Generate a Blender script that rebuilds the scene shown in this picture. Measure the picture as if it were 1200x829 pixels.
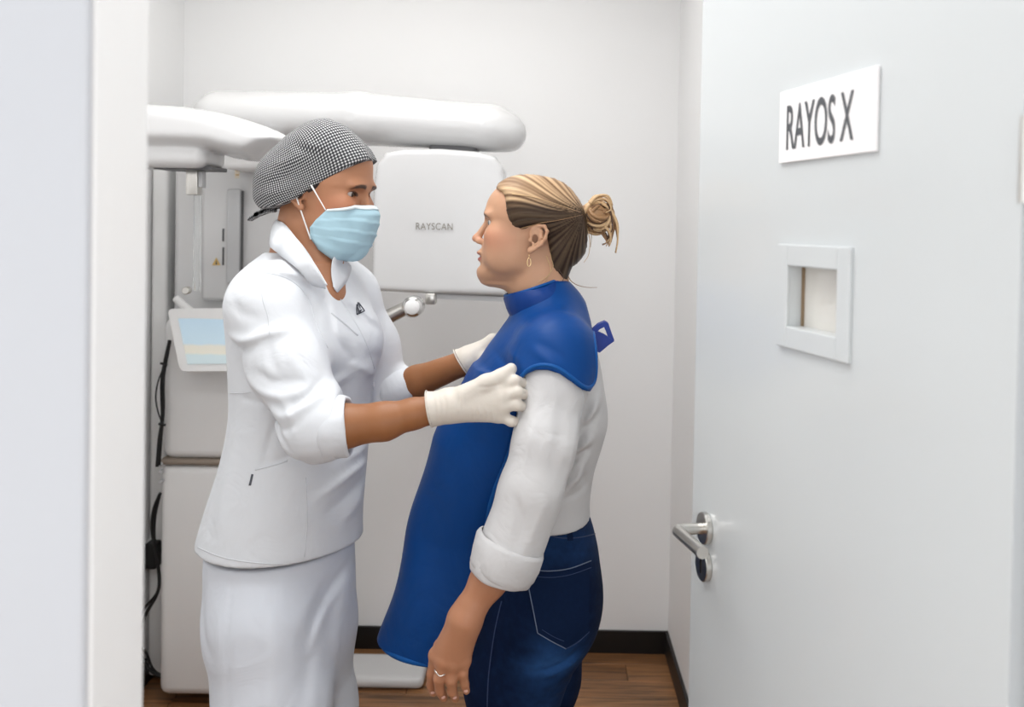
import bpy, bmesh, math, random
import numpy as np
from mathutils import Vector, Matrix, Euler
from mathutils.bvhtree import BVHTree

for o in list(bpy.data.objects):
    bpy.data.objects.remove(o)
scene = bpy.context.scene
COL = scene.collection
random.seed(7)
rng = np.random.default_rng(7)

# ------------------------------------------------------------------ camera
FPX, PPX, PPY = 1167.0, 638.0, 289.5
PITCH, ROLL = math.radians(1.2), math.radians(1.0)
CAMP = Vector((0.0, 0.0, 1.55))
CAMR = Matrix.Rotation(math.radians(90) - PITCH, 3, 'X') @ Matrix.Rotation(ROLL, 3, 'Z')
cam_d = bpy.data.cameras.new('camera')
cam_d.sensor_fit = 'HORIZONTAL'
cam_d.sensor_width = 36.0
cam_d.lens = FPX / 1200.0 * 36.0
cam_d.shift_x = (600.0 - PPX) / 1200.0
cam_d.shift_y = (PPY - 414.5) / 1200.0
cam_d.clip_start = 0.02
cam_d.dof.use_dof = True
cam_d.dof.focus_distance = 2.02
cam_d.dof.aperture_fstop = 4.0
cam = bpy.data.objects.new('camera', cam_d)
cam.matrix_world = Matrix.Translation(CAMP) @ CAMR.to_4x4()
COL.objects.link(cam)
scene.camera = cam

# ------------------------------------------------------------------ light
vs = scene.view_settings
vs.view_transform = 'Standard'
vs.look = 'None'
vs.gamma = 1.0
vs.use_curve_mapping = False
vs.exposure = 0.27
world = bpy.data.worlds.new('world')
world.use_nodes = True
bgn = world.node_tree.nodes['Background']
bgn.inputs[0].default_value = (0.97, 0.985, 1.0, 1)
bgn.inputs[1].default_value = 1.30
scene.world = world

def area(name, loc, sx, sy, power, col, rot=(0, 0, 0)):
    l = bpy.data.lights.new(name, 'AREA')
    l.shape = 'RECTANGLE'
    l.size, l.size_y = sx, sy
    l.energy = power
    l.color = col
    o = bpy.data.objects.new(name, l)
    o.location = loc
    o.rotation_euler = rot
    COL.objects.link(o)
    return o
area('room_panel_light', (-0.42, 2.0, 2.565), 0.58, 0.58, 8.0, (0.985, 0.99, 1.0))
area('rear_fill_light', (-0.42, 2.85, 2.565), 1.18, 0.58, 1.4, (0.985, 0.99, 1.0))  # added fill, lifts the walls at the back
area('front_fill_light', (-0.42, 1.25, 2.565), 1.18, 0.28, 5.5, (0.985, 0.99, 1.0))  # added fill by the doorway, evens light on upright surfaces
area('corridor_fill_light', (0.1, -2.0, 1.45), 1.5, 1.7, 9.0, (0.93, 0.97, 1.0), (math.radians(90), 0, 0))  # added frontal fill from behind the camera, source unseen

# ------------------------------------------------------------------ helpers
def W(px, py, Y):
    """photo pixel seen at world depth Y -> world point"""
    d = CAMR @ Vector(((px - PPX) / FPX, -(py - PPY) / FPX, -1.0))
    return CAMP + d * (Y / d.y)
def WA(px, py, Y):
    return np.array(W(px, py, Y))
def ray(px, py):
    d = CAMR @ Vector(((px - PPX) / FPX, -(py - PPY) / FPX, -1.0))
    return d.normalized()

def tag(o, label, cat, group=None, kind=None):
    if label: o['label'] = label
    if cat: o['category'] = cat
    if group: o['group'] = group
    if kind: o['kind'] = kind
    return o
def structure(o):
    o['kind'] = 'structure'
    return o
def empty(name, loc=(0, 0, 0), rz=0.0):
    o = bpy.data.objects.new(name, None)
    o.location = loc
    o.rotation_euler = (0, 0, rz)
    o.empty_display_size = 0.05
    COL.objects.link(o)
    return o
def worldm(o):
    m = Matrix.LocRotScale(o.location, o.rotation_euler, o.scale)
    return worldm(o.parent) @ o.matrix_parent_inverse @ m if o.parent else m
def setparent(o, p):
    if p is not None:
        o.parent = p
        o.matrix_parent_inverse = worldm(p).inverted()
    return o

# ---- materials
def s2l(c):
    return tuple(((v / 255) / 12.92 if v / 255 <= 0.04045 else ((v / 255 + 0.055) / 1.055) ** 2.4) for v in c)
MATS = {}
def mat(name, rgb, rough=0.5, metal=0.0, noise=0.0, nscale=30.0, bump=0.0, bscale=200.0, attr=None,
        spec=0.5, sss=0.0, trans=0.0, ior=1.45, emit=0.0, coat=0.0, sheen=0.0, stretch=(1, 1, 1), crumple=0.0, cscale=14.0):
    """procedural principled material; rgb in sRGB 0-255"""
    if name in MATS: return MATS[name]
    m = bpy.data.materials.new(name)
    m.use_nodes = True
    nt = m.node_tree
    p = nt.nodes['Principled BSDF']
    N, L = nt.nodes, nt.links
    c = s2l(rgb)
    p.inputs['Roughness'].default_value = rough
    p.inputs['Metallic'].default_value = metal
    p.inputs['Specular IOR Level'].default_value = spec
    p.inputs['IOR'].default_value = ior
    if trans: p.inputs['Transmission Weight'].default_value = trans
    if coat: p.inputs['Coat Weight'].default_value = coat
    if sheen: p.inputs['Sheen Weight'].default_value = sheen
    if sss:
        p.inputs['Subsurface Weight'].default_value = sss
        p.inputs['Subsurface Radius'].default_value = (0.012, 0.005, 0.003)
        p.inputs['Subsurface Scale'].default_value = 0.6
    if emit:
        p.inputs['Emission Color'].default_value = (*c, 1)
        p.inputs['Emission Strength'].default_value = emit
    tc = N.new('ShaderNodeTexCoord')
    mp = N.new('ShaderNodeMapping')
    mp.inputs['Scale'].default_value = stretch
    L.new(tc.outputs['Object'], mp.inputs['Vector'])
    nz = N.new('ShaderNodeTexNoise')
    nz.inputs['Scale'].default_value = nscale
    nz.inputs['Detail'].default_value = 4
    L.new(mp.outputs[0], nz.inputs['Vector'])
    mr = N.new('ShaderNodeMapRange')
    mr.inputs['To Min'].default_value = 1 - max(noise, 0.01)
    mr.inputs['To Max'].default_value = 1 + max(noise, 0.01)
    L.new(nz.outputs['Fac'], mr.inputs['Value'])
    mx = N.new('ShaderNodeMix')
    mx.data_type = 'RGBA'
    mx.blend_type = 'MULTIPLY'
    mx.inputs['Factor'].default_value = 1
    mx.inputs['A'].default_value = (*c, 1)
    if attr:
        at = N.new('ShaderNodeAttribute')
        at.attribute_name = attr
        L.new(at.outputs['Color'], mx.inputs['A'])
    cb = N.new('ShaderNodeCombineColor')
    for i in range(3): L.new(mr.outputs[0], cb.inputs[i])
    L.new(cb.outputs[0], mx.inputs['B'])
    L.new(mx.outputs['Result'], p.inputs['Base Color'])
    if bump:
        n2 = N.new('ShaderNodeTexNoise')
        n2.inputs['Scale'].default_value = bscale
        n2.inputs['Detail'].default_value = 3
        L.new(mp.outputs[0], n2.inputs['Vector'])
        b = N.new('ShaderNodeBump')
        b.inputs['Strength'].default_value = bump
        b.inputs['Distance'].default_value = 0.002
        L.new(n2.outputs['Fac'], b.inputs['Height'])
        L.new(b.outputs[0], p.inputs['Normal'])
        if crumple:
            n3 = N.new('ShaderNodeTexNoise')
            n3.inputs['Scale'].default_value = cscale
            n3.inputs['Detail'].default_value = 2.5
            n3.inputs['Distortion'].default_value = 1.2
            L.new(mp.outputs[0], n3.inputs['Vector'])
            b3 = N.new('ShaderNodeBump')
            b3.inputs['Strength'].default_value = crumple
            b3.inputs['Distance'].default_value = 0.012
            L.new(n3.outputs['Fac'], b3.inputs['Height'])
            L.new(b3.outputs[0], b.inputs['Normal'])
    MATS[name] = m
    return m

# ---- plain mesh builder
class MB:
    def __init__(s): s.bm = bmesh.new()
    def box(s, lo, hi, bevel=0.0, seg=2, M=None):
        r = bmesh.ops.create_cube(s.bm, size=1.0)
        vs_ = r['verts']
        c = [(a + b) / 2 for a, b in zip(lo, hi)]
        d = [b - a for a, b in zip(lo, hi)]
        for v in vs_:
            v.co = Vector((c[0] + v.co.x * d[0], c[1] + v.co.y * d[1], c[2] + v.co.z * d[2]))
        if bevel:
            es = list({e for v in vs_ for e in v.link_edges})
            rr = bmesh.ops.bevel(s.bm, geom=es, offset=bevel, segments=seg, affect='EDGES', profile=0.5)
            vs_ = list({v for f in rr['faces'] for v in f.verts} | {v for v in vs_ if v.is_valid})
        if M is not None:
            for v in vs_: v.co = M @ v.co
        return s
    def tube(s, pts, r, n=10, caps=True, closed=False):
        pts = [Vector(p) for p in pts]
        rs = r if hasattr(r, '__len__') else [r] * len(pts)
        rings = []
        up = Vector((0.13, 0.31, 0.94))
        prev = None
        m = len(pts)
        for i, p in enumerate(pts):
            if closed: t = pts[(i + 1) % m] - pts[i - 1]
            else: t = pts[min(i + 1, m - 1)] - pts[max(i - 1, 0)]
            if t.length < 1e-9: t = Vector((0, 0, 1))
            t.normalize()
            if prev is None:
                a = t.cross(up)
                if a.length < 0.1: a = t.cross(Vector((1, 0, 0)))
            else:
                a = prev - t * prev.dot(t)
            a.normalize()
            prev = a
            b = t.cross(a)
            rings.append([s.bm.verts.new(p + (a * math.cos(2 * math.pi * k / n) + b * math.sin(2 * math.pi * k / n)) * rs[i]) for k in range(n)])
        rng_ = range(m if closed else m - 1)
        for i in rng_:
            A, B = rings[i], rings[(i + 1) % m]
            for k in range(n):
                s.bm.faces.new((A[k], A[(k + 1) % n], B[(k + 1) % n], B[k]))
        if caps and not closed:
            s.bm.faces.new(rings[0][::-1])
            s.bm.faces.new(rings[-1])
        return s
    def disc(s, c, axis, r, h, n=28, bevel=0.0):
        axis = Vector(axis).normalized()
        c = Vector(c)
        if bevel:
            prof = [(r - bevel, 0), (r, bevel), (r, h - bevel), (r - bevel, h)]
        else:
            prof = [(r, 0), (r, h)]
        return s.lathe(c, axis, prof, n)
    def lathe(s, c, axis, prof, n=28):
        axis = Vector(axis).normalized()
        c = Vector(c)
        a = axis.cross(Vector((0, 0, 1)))
        if a.length < 0.1: a = axis.cross(Vector((1, 0, 0)))
        a.normalize()
        b = axis.cross(a)
        rings = []
        for (r, h) in prof:
            rings.append([s.bm.verts.new(c + axis * h + (a * math.cos(2 * math.pi * k / n) + b * math.sin(2 * math.pi * k / n)) * max(r, 1e-5)) for k in range(n)])
        for A, B in zip(rings, rings[1:]):
            for k in range(n):
                s.bm.faces.new((A[k], A[(k + 1) % n], B[(k + 1) % n], B[k]))
        s.bm.faces.new(rings[0][::-1])
        s.bm.faces.new(rings[-1])
        return s
    def poly(s, pts, thick):
        """prism: polygon pts extruded by vector thick"""
        t = Vector(thick)
        A = [s.bm.verts.new(Vector(p)) for p in pts]
        B = [s.bm.verts.new(Vector(p) + t) for p in pts]
        n = len(pts)
        s.bm.faces.new(A[::-1])
        s.bm.faces.new(B)
        for k in range(n):
            s.bm.faces.new((A[k], A[(k + 1) % n], B[(k + 1) % n], B[k]))
        return s
    def grid(s, rows, thick=0.0):
        """sheet from rows of points; thick = offset along local normal (closed shell)"""
        R, C = len(rows), len(rows[0])
        P = [[Vector(p) for p in r] for r in rows]
        def put(P): return [[s.bm.verts.new(p) for p in r] for r in P]
        A = put(P)
        for i in range(R - 1):
            for j in range(C - 1):
                s.bm.faces.new((A[i][j], A[i][j + 1], A[i + 1][j + 1], A[i + 1][j]))
        if thick:
            Q = []
            for i in range(R):
                row = []
                for j in range(C):
                    du = P[i][min(j + 1, C - 1)] - P[i][max(j - 1, 0)]
                    dv = P[min(i + 1, R - 1)][j] - P[max(i - 1, 0)][j]
                    nrm = du.cross(dv)
                    nrm = nrm.normalized() if nrm.length > 1e-12 else Vector((0, 0, 1))
                    row.append(P[i][j] - nrm * thick)
                Q.append(row)
            B = put(Q)
            for i in range(R - 1):
                for j in range(C - 1):
                    s.bm.faces.new((B[i][j], B[i + 1][j], B[i + 1][j + 1], B[i][j + 1]))
            for i in range(R - 1):
                s.bm.faces.new((A[i][0], A[i + 1][0], B[i + 1][0], B[i][0]))
                s.bm.faces.new((A[i][-1], B[i][-1], B[i + 1][-1], A[i + 1][-1]))
            for j in range(C - 1):
                s.bm.faces.new((A[0][j], B[0][j], B[0][j + 1], A[0][j + 1]))
                s.bm.faces.new((A[-1][j], A[-1][j + 1], B[-1][j + 1], B[-1][j]))
        return s
    def build(s, name, m, parent=None, smooth=False, origin=None):
        bmesh.ops.recalc_face_normals(s.bm, faces=s.bm.faces)
        me = bpy.data.meshes.new(name)
        if origin is None:
            co = [v.co for v in s.bm.verts]
            origin = Vector([(min(c[i] for c in co) + max(c[i] for c in co)) / 2 for i in range(3)])
        else:
            origin = Vector(origin)
        for v in s.bm.verts: v.co = v.co - origin
        s.bm.to_mesh(me)
        s.bm.free()
        me.materials.append(m)
        if smooth:
            me.polygons.foreach_set('use_smooth', [True] * len(me.polygons))
            if smooth != 'all':
                me.set_sharp_from_angle(angle=math.radians(40))
        o = bpy.data.objects.new(name, me)
        o.location = origin
        COL.objects.link(o)
        setparent(o, parent)
        return o

def smoothpath(pts, sub=6, closed=False):
    P = [np.array(p, float) for p in pts]
    out = []
    n = len(P)
    for i in range(n if closed else n - 1):
        p0 = P[i - 1] if (i > 0 or closed) else P[i]
        p1, p2 = P[i], P[(i + 1) % n]
        p3 = P[(i + 2) % n] if (i + 2 < n or closed) else p2
        for k in range(sub):
            t = k / sub
            out.append(0.5 * (2 * p1 + (p2 - p0) * t + (2 * p0 - 5 * p1 + 4 * p2 - p3) * t * t + (3 * p1 - 3 * p2 + p3 - p0) * t ** 3))
    if not closed: out.append(P[-1])
    return out

# ---- signed-distance modelling (soft bodies, cloth, machine covers)
class Frame:
    def __init__(s, o, f, l=None, u=(0, 0, 1), scale=1.0):
        f = np.array(f, float); f /= np.linalg.norm(f)
        u = np.array(u, float)
        l = np.cross(u, f); l /= np.linalg.norm(l)
        u = np.cross(f, l)
        s.o, s.M, s.s = np.array(o, float), np.stack([f, l, u]), scale
    def loc(s, X, Y, Z):
        x, y, z = X - s.o[0], Y - s.o[1], Z - s.o[2]
        m = s.M / s.s
        return [m[i, 0] * x + m[i, 1] * y + m[i, 2] * z for i in range(3)]
    def world(s, p):
        return s.o + s.s * (np.array(p, float) @ s.M)
class Prim:
    def __init__(s, lo, hi, fn, frame=None):
        lo, hi = np.array(lo, float), np.array(hi, float)
        if frame is not None:
            cs = np.array([frame.world((x, y, z)) for x in (lo[0], hi[0]) for y in (lo[1], hi[1]) for z in (lo[2], hi[2])])
            lo, hi = cs.min(0), cs.max(0)
            f0, sc = fn, frame.s
            fn = lambda X, Y, Z: f0(*frame.loc(X, Y, Z)) * sc
        s.lo, s.hi, s.fn = lo, hi, fn
def cone(a, b, ra, rb, sq=None, frame=None):
    """tapered capsule; sq=(normal, factor) flattens it along normal"""
    a, b = np.array(a, float), np.array(b, float)
    ab = b - a
    L2 = max(float(ab @ ab), 1e-12)
    R = max(ra, rb)
    def fn(X, Y, Z):
        px, py, pz = X - a[0], Y - a[1], Z - a[2]
        if sq is not None:
            n, k = np.array(sq[0], float), sq[1]
            n = n / np.linalg.norm(n)
            ab_n = float(ab @ n)
            t = np.clip((px * ab[0] + py * ab[1] + pz * ab[2]) / L2, 0, 1)
            qx, qy, qz = px - t * ab[0], py - t * ab[1], pz - t * ab[2]
            dn = qx * n[0] + qy * n[1] + qz * n[2]
            e = (k - 1) * dn
            d = np.sqrt((qx + e * n[0]) ** 2 + (qy + e * n[1]) ** 2 + (qz + e * n[2]) ** 2)
            return (d - (ra + (rb - ra) * t))
        t = np.clip((px * ab[0] + py * ab[1] + pz * ab[2]) / L2, 0, 1)
        d = np.sqrt((px - t * ab[0]) ** 2 + (py - t * ab[1]) ** 2 + (pz - t * ab[2]) ** 2)
        return d - (ra + (rb - ra) * t)
    RR = R if (sq is None or sq[1] >= 1) else R / sq[1]
    return Prim(np.minimum(a, b) - RR, np.maximum(a, b) + RR, fn, frame)
def ell(c, r, frame=None):
    c, r = np.array(c, float), np.array(r, float) * np.ones(3)
    def fn(X, Y, Z):
        x, y, z = X - c[0], Y - c[1], Z - c[2]
        k0 = np.sqrt((x / r[0]) ** 2 + (y / r[1]) ** 2 + (z / r[2]) ** 2)
        k1 = np.sqrt((x / r[0] ** 2) ** 2 + (y / r[1] ** 2) ** 2 + (z / r[2] ** 2) ** 2) + 1e-9
        return k0 * (k0 - 1) / k1
    return Prim(c - r, c + r, fn, frame)
def rbox(c, h, r, frame=None):
    c, h = np.array(c, float), np.array(h, float)
    def fn(X, Y, Z):
        x, y, z = np.abs(X - c[0]) - h[0] + r, np.abs(Y - c[1]) - h[1] + r, np.abs(Z - c[2]) - h[2] + r
        o = np.sqrt(np.maximum(x, 0) ** 2 + np.maximum(y, 0) ** 2 + np.maximum(z, 0) ** 2)
        return o + np.minimum(np.maximum(x, np.maximum(y, z)), 0) - r
    return Prim(c - h, c + h, fn, frame)
def loft(st, yaw=0.0, p=2.0, frame=None, cap=True):
    """stations (z, cx, cy, a_front, a_back, b) along z; front axis turned by yaw"""
    st = sorted([tuple(map(float, s_)) for s_ in st])
    S = np.array(smoothpath(st, 6))
    o = np.argsort(S[:, 0]); S = S[o]
    zs = S[:, 0]
    c, s_ = math.cos(yaw), math.sin(yaw)
    def fn(X, Y, Z):
        g = [np.interp(Z, zs, S[:, i]) for i in range(1, 6)]
        dx, dy = X - g[0], Y - g[1]
        lx, ly = dx * c + dy * s_, -dx * s_ + dy * c
        a = np.where(lx > 0, g[2], g[3])
        b = g[4]
        f = (np.abs(lx / a) ** p + np.abs(ly / b) ** p) ** (1.0 / p)
        d = (f - 1) * np.minimum(a, b)
        if cap: d = np.maximum(d, np.maximum(Z - zs[-1], zs[0] - Z))
        return d
    R = S[:, 3:6].max()
    return Prim((S[:, 1].min() - R, S[:, 2].min() - R, zs[0]), (S[:, 1].max() + R, S[:, 2].max() + R, zs[-1]), fn, frame)
def poly2(pts, X, Z):
    """signed distance to a closed polygon in the XZ plane"""
    P = np.array(pts, float)
    n = len(P)
    d2 = np.full(np.broadcast(X, Z).shape, 1e9, dtype=np.float32)
    ins = np.zeros(d2.shape, bool)
    for i in range(n):
        a, b = P[i], P[(i + 1) % n]
        e = b - a
        wx, wz = X - a[0], Z - a[1]
        t = np.clip((wx * e[0] + wz * e[1]) / max(e @ e, 1e-12), 0, 1)
        d2 = np.minimum(d2, (wx - t * e[0]) ** 2 + (wz - t * e[1]) ** 2)
        cnd = ((a[1] > Z) != (b[1] > Z))
        if abs(e[1]) > 1e-12:
            ins ^= cnd & (X < a[0] + (Z - a[1]) / e[1] * e[0])
    return np.where(ins, -1, 1) * np.sqrt(d2)
def pxpoly(pts, Y, smooth=0):
    q = [WA(x, y, Y) for x, y in pts]
    q = [(v[0], v[2]) for v in q]
    return smoothpath(q, smooth, closed=True) if smooth else q
def extr(poly, y0, y1):
    """polygon (xz) extruded along Y"""
    P = np.array(poly)
    def fn(X, Y, Z):
        d = poly2(P, X, Z)
        return np.maximum(d, np.maximum(y0 - Y, Y - y1))
    return Prim((P[:, 0].min(), y0, P[:, 1].min()), (P[:, 0].max(), y1, P[:, 1].max()), fn)
def inflate(poly, cy, wmax, R, wfar=None):
    """pillow solid whose side silhouette is the polygon"""
    P = np.array(poly)
    wf = wfar or wmax
    def fn(X, Y, Z):
        d = poly2(P, X, Z)
        q = np.clip(-d / R, 0, 1)
        H = np.sqrt(np.clip(1 - (1 - q) ** 2, 0, 1))
        dy = Y - cy
        w = np.where(dy < 0, wmax, wf)
        v = np.abs(dy) - w * H
        v = np.where(d > 0, np.maximum(d, v * 0.5 + d), v * np.clip(0.35 + 0.65 * H, 0, 1))
        return v
    m = max(wmax, wf)
    return Prim((P[:, 0].min(), cy - m, P[:, 1].min()), (P[:, 0].max(), cy + m, P[:, 1].max()), fn)
def anyfn(lo, hi, fn): return Prim(lo, hi, fn)

class Sdf:
    def __init__(s): s.ops = []
    def add(s, p, k=0.0): s.ops.append(('add', p, k)); return s
    def cut(s, p, k=0.0): s.ops.append(('cut', p, k)); return s
    def inter(s, p, k=0.0): s.ops.append(('int', p, k)); return s
    def chain(s, pts, rs, k=0.0, sq=None):
        for a, b, ra, rb in zip(pts, pts[1:], rs, rs[1:]): s.add(cone(a, b, ra, rb, sq), k)
        return s
    def disp(s, lo, hi, fn): s.ops.append(('disp', Prim(lo, hi, fn), 0)); return s
    def fold(s, pts, width, height, Yref, ylim=None):
        """ridge (height>0) or crease (<0) along a line traced in the side view"""
        P = np.array(smoothpath([WA(x, y, Yref)[[0, 2]] for x, y in pts], 4))
        m = width * 2.6
        yl = ylim if ylim is not None else Yref
        def fn(X, Y, Z):
            d2 = np.full(np.broadcast(X, Z).shape, 1e3)
            n = len(P) - 1
            env = np.zeros(d2.shape)
            for i in range(n):
                a, b = P[i], P[i + 1]
                e = b - a
                wx, wz = X - a[0], Z - a[1]
                t = np.clip((wx * e[0] + wz * e[1]) / max(e @ e, 1e-12), 0, 1)
                q = (wx - t * e[0]) ** 2 + (wz - t * e[1]) ** 2
                sel = q < d2
                env = np.where(sel, np.sin(np.pi * np.clip((i + t) / n, 0.04, 0.96)) ** 0.6, env)
                d2 = np.minimum(d2, q)
            g = np.exp(-d2 / (width * width)) * env
            return -height * g * (1 / (1 + np.exp((Y - yl) / 0.01)))
        s.disp((P[:, 0].min() - m, -9, P[:, 1].min() - m), (P[:, 0].max() + m, yl + 0.05, P[:, 1].max() + m), fn)
        return s
    def mesh(s, res, zres=None, pad=0.012):
        los = np.min([p.lo for o, p, k in s.ops if o == 'add'], axis=0) - pad
        his = np.max([p.hi for o, p, k in s.ops if o == 'add'], axis=0) + pad
        ax = []
        for i in range(3):
            if i == 2 and zres:
                z = [los[2]]
                while z[-1] < his[2]:
                    r = res
                    for (z0, z1, rr) in zres:
                        if z0 <= z[-1] < z1: r = rr
                    z.append(z[-1] + r)
                ax.append(np.array(z))
            else:
                ax.append(np.arange(los[i], his[i] + res, res))
        D = np.full([len(a) for a in ax], 0.05, dtype=np.float32)
        for op, p, k in s.ops:
            m = k + 3.5 * res if op != 'disp' else 0
            if op == 'int':
                sl = [slice(None)] * 3
            else:
                sl = [slice(max(0, int(np.searchsorted(ax[i], p.lo[i] - m)) - 1), int(np.searchsorted(ax[i], p.hi[i] + m)) + 1) for i in range(3)]
            X = ax[0][sl[0]][:, None, None]; Y = ax[1][sl[1]][None, :, None]; Z = ax[2][sl[2]][None, None, :]
            if 0 in (X.size, Y.size, Z.size): continue
            A = D[tuple(sl)]
            B = p.fn(X, Y, Z)
            if op == 'disp':
                D[tuple(sl)] = A + B
                continue
            B = np.broadcast_to(B, A.shape)
            if op == 'add':
                R = np.minimum(A, B)
                if k: R = R - np.maximum(k - np.abs(A - B), 0) ** 2 / (4 * k)
            elif op == 'cut':
                R = np.maximum(A, -B)
                if k: R = R + np.maximum(k - np.abs(A + B), 0) ** 2 / (4 * k)
            else:
                R = np.maximum(A, B)
                if k: R = R + np.maximum(k - np.abs(A - B), 0) ** 2 / (4 * k)
            D[tuple(sl)] = R
        D[0] = D[-1] = 0.05; D[:, 0] = D[:, -1] = 0.05; D[:, :, 0] = D[:, :, -1] = 0.05
        return surfnet(D, ax)

def surfnet(D, ax):
    S = D < 0
    c = np.zeros([n - 1 for n in D.shape], np.uint8)
    for i in (0, 1):
        for j in (0, 1):
            for k in (0, 1):
                c += S[i:i + c.shape[0], j:j + c.shape[1], k:k + c.shape[2]]
    I, J, K = np.nonzero((c > 0) & (c < 8))
    vid = np.full(c.shape, -1, np.int32)
    vid[I, J, K] = np.arange(len(I))
    acc = np.zeros((len(I), 3)); cnt = np.zeros(len(I))
    cor = [(i, j, k) for i in (0, 1) for j in (0, 1) for k in (0, 1)]
    for a in cor:
        for d in range(3):
            if a[d]: continue
            b = list(a); b[d] = 1
            da = D[I + a[0], J + a[1], K + a[2]]; db = D[I + b[0], J + b[1], K + b[2]]
            mk = (da < 0) != (db < 0)
            t = np.where(mk, da / np.where(da == db, 1, da - db), 0)
            pa = np.stack([ax[0][I + a[0]], ax[1][J + a[1]], ax[2][K + a[2]]], 1)
            pb = np.stack([ax[0][I + b[0]], ax[1][J + b[1]], ax[2][K + b[2]]], 1)
            acc += np.where(mk[:, None], pa + (pb - pa) * t[:, None], 0)
            cnt += mk
    V = acc / cnt[:, None]
    Q = []
    for d in range(3):
        sl0 = [slice(1, -1)] * 3; sl0[d] = slice(0, -1)
        sl1 = [slice(1, -1)] * 3; sl1[d] = slice(1, None)
        s0, s1 = S[tuple(sl0)], S[tuple(sl1)]
        e = np.nonzero(s0 != s1)
        base = [np.array(x) for x in e]
        for i in range(3):
            if i != d: base[i] = base[i] + 1
        o1, o2 = [(1, 2), (2, 0), (0, 1)][d]
        def at(u, v):
            q = [b.copy() for b in base]
            q[o1] = q[o1] + u; q[o2] = q[o2] + v
            return vid[q[0], q[1], q[2]]
        q = np.stack([at(-1, -1), at(0, -1), at(0, 0), at(-1, 0)], 1)
        fl = ~s0[e]
        q[fl] = q[fl][:, ::-1]
        Q.append(q)
    return V, np.concatenate(Q)

def lap(V, Q, it=2, lam=0.5):
    E = np.concatenate([Q[:, [0, 1]], Q[:, [1, 2]], Q[:, [2, 3]], Q[:, [3, 0]]])
    n = len(V)
    for _ in range(it):
        A = np.zeros_like(V); C = np.zeros(n)
        for i in range(3):
            A[:, i] = np.bincount(E[:, 0], V[E[:, 1], i], n) + np.bincount(E[:, 1], V[E[:, 0], i], n)
        C = np.bincount(E[:, 0], minlength=n) + np.bincount(E[:, 1], minlength=n)
        V = V + lam * (A / np.maximum(C, 1)[:, None] - V)
    return V

def npmesh(name, V, Q, m, parent=None, color=None, uv=None, origin=None):
    me = bpy.data.meshes.new(name)
    origin = V.mean(0) if origin is None else np.array(origin)
    me.vertices.add(len(V))
    me.vertices.foreach_set('co', (V - origin).astype(np.float32).ravel())
    me.loops.add(Q.size)
    me.loops.foreach_set('vertex_index', Q.astype(np.int32).ravel())
    me.polygons.add(len(Q))
    me.polygons.foreach_set('loop_start', np.arange(0, Q.size, Q.shape[1], dtype=np.int32))
    me.polygons.foreach_set('use_smooth', np.ones(len(Q), bool))
    me.update(calc_edges=True)
    if color is not None:
        a = me.attributes.new('Col', 'FLOAT_COLOR', 'POINT')
        cc = np.ones((len(V), 4), np.float32); cc[:, :3] = color
        a.data.foreach_set('color', cc.ravel())
    if uv is not None:
        a = me.attributes.new('Wrap', 'FLOAT_VECTOR', 'POINT')
        u3 = np.zeros((len(V), 3), np.float32); u3[:, :uv.shape[1]] = uv
        a.data.foreach_set('vector', u3.ravel())
    me.materials.append(m)
    o = bpy.data.objects.new(name, me)
    o.location = Vector(origin)
    COL.objects.link(o)
    setparent(o, parent)
    return o
def sdfobj(name, sdf, res, m, parent=None, colorfn=None, uvfn=None, zres=None, it=2, post=None):
    V, Q = sdf.mesh(res, zres)
    V = lap(V, Q, it)
    if post is not None: V = post(V)
    o = npmesh(name, V, Q, m, parent, colorfn(V) if colorfn else None, uvfn(V) if uvfn else None)
    return o, (V, Q)
def bvh_of(*vq):
    Vs, Qs, n = [], [], 0
    for V, Q in vq:
        Vs.append(V); Qs.append(Q + n); n += len(V)
    return BVHTree.FromPolygons([tuple(v) for v in np.concatenate(Vs)], np.concatenate(Qs).tolist())
def onsurf(b, px, py, off=0.0):
    h = b.ray_cast(CAMP, ray(px, py))
    if h[0] is None: return None
    n = h[1]
    if n.dot(ray(px, py)) > 0: n = -n
    return h[0] + n * off, n
def surfpath(b, pts, off, sub=5):
    out = []
    for x, y in smoothpath(pts, sub):
        r = onsurf(b, x, y, off)
        if r and (not out or (r[0] - out[-1]).length < 0.06): out.append(r[0])
    return out
def seam(name, b, pts, r, m, parent, off=0.0, n=6, sub=5):
    p = surfpath(b, pts, off, sub)
    if len(p) < 2: return None
    return MB().tube(p, r, n).build(name, m, parent, smooth='all')
def vnoise(P, scale, seed=0):
    """cheap smooth noise, sum of warped sines"""
    r = np.random.default_rng(seed)
    out = np.zeros(len(P))
    for i in range(5):
        k = r.normal(size=3); k /= np.linalg.norm(k)
        out += np.sin(P @ (k * scale * (0.7 + 0.3 * i)) + r.uniform(0, 6.28) + 1.3 * np.sin(P @ (r.normal(size=3) * scale * 0.5)))
    return out / 5

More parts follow.
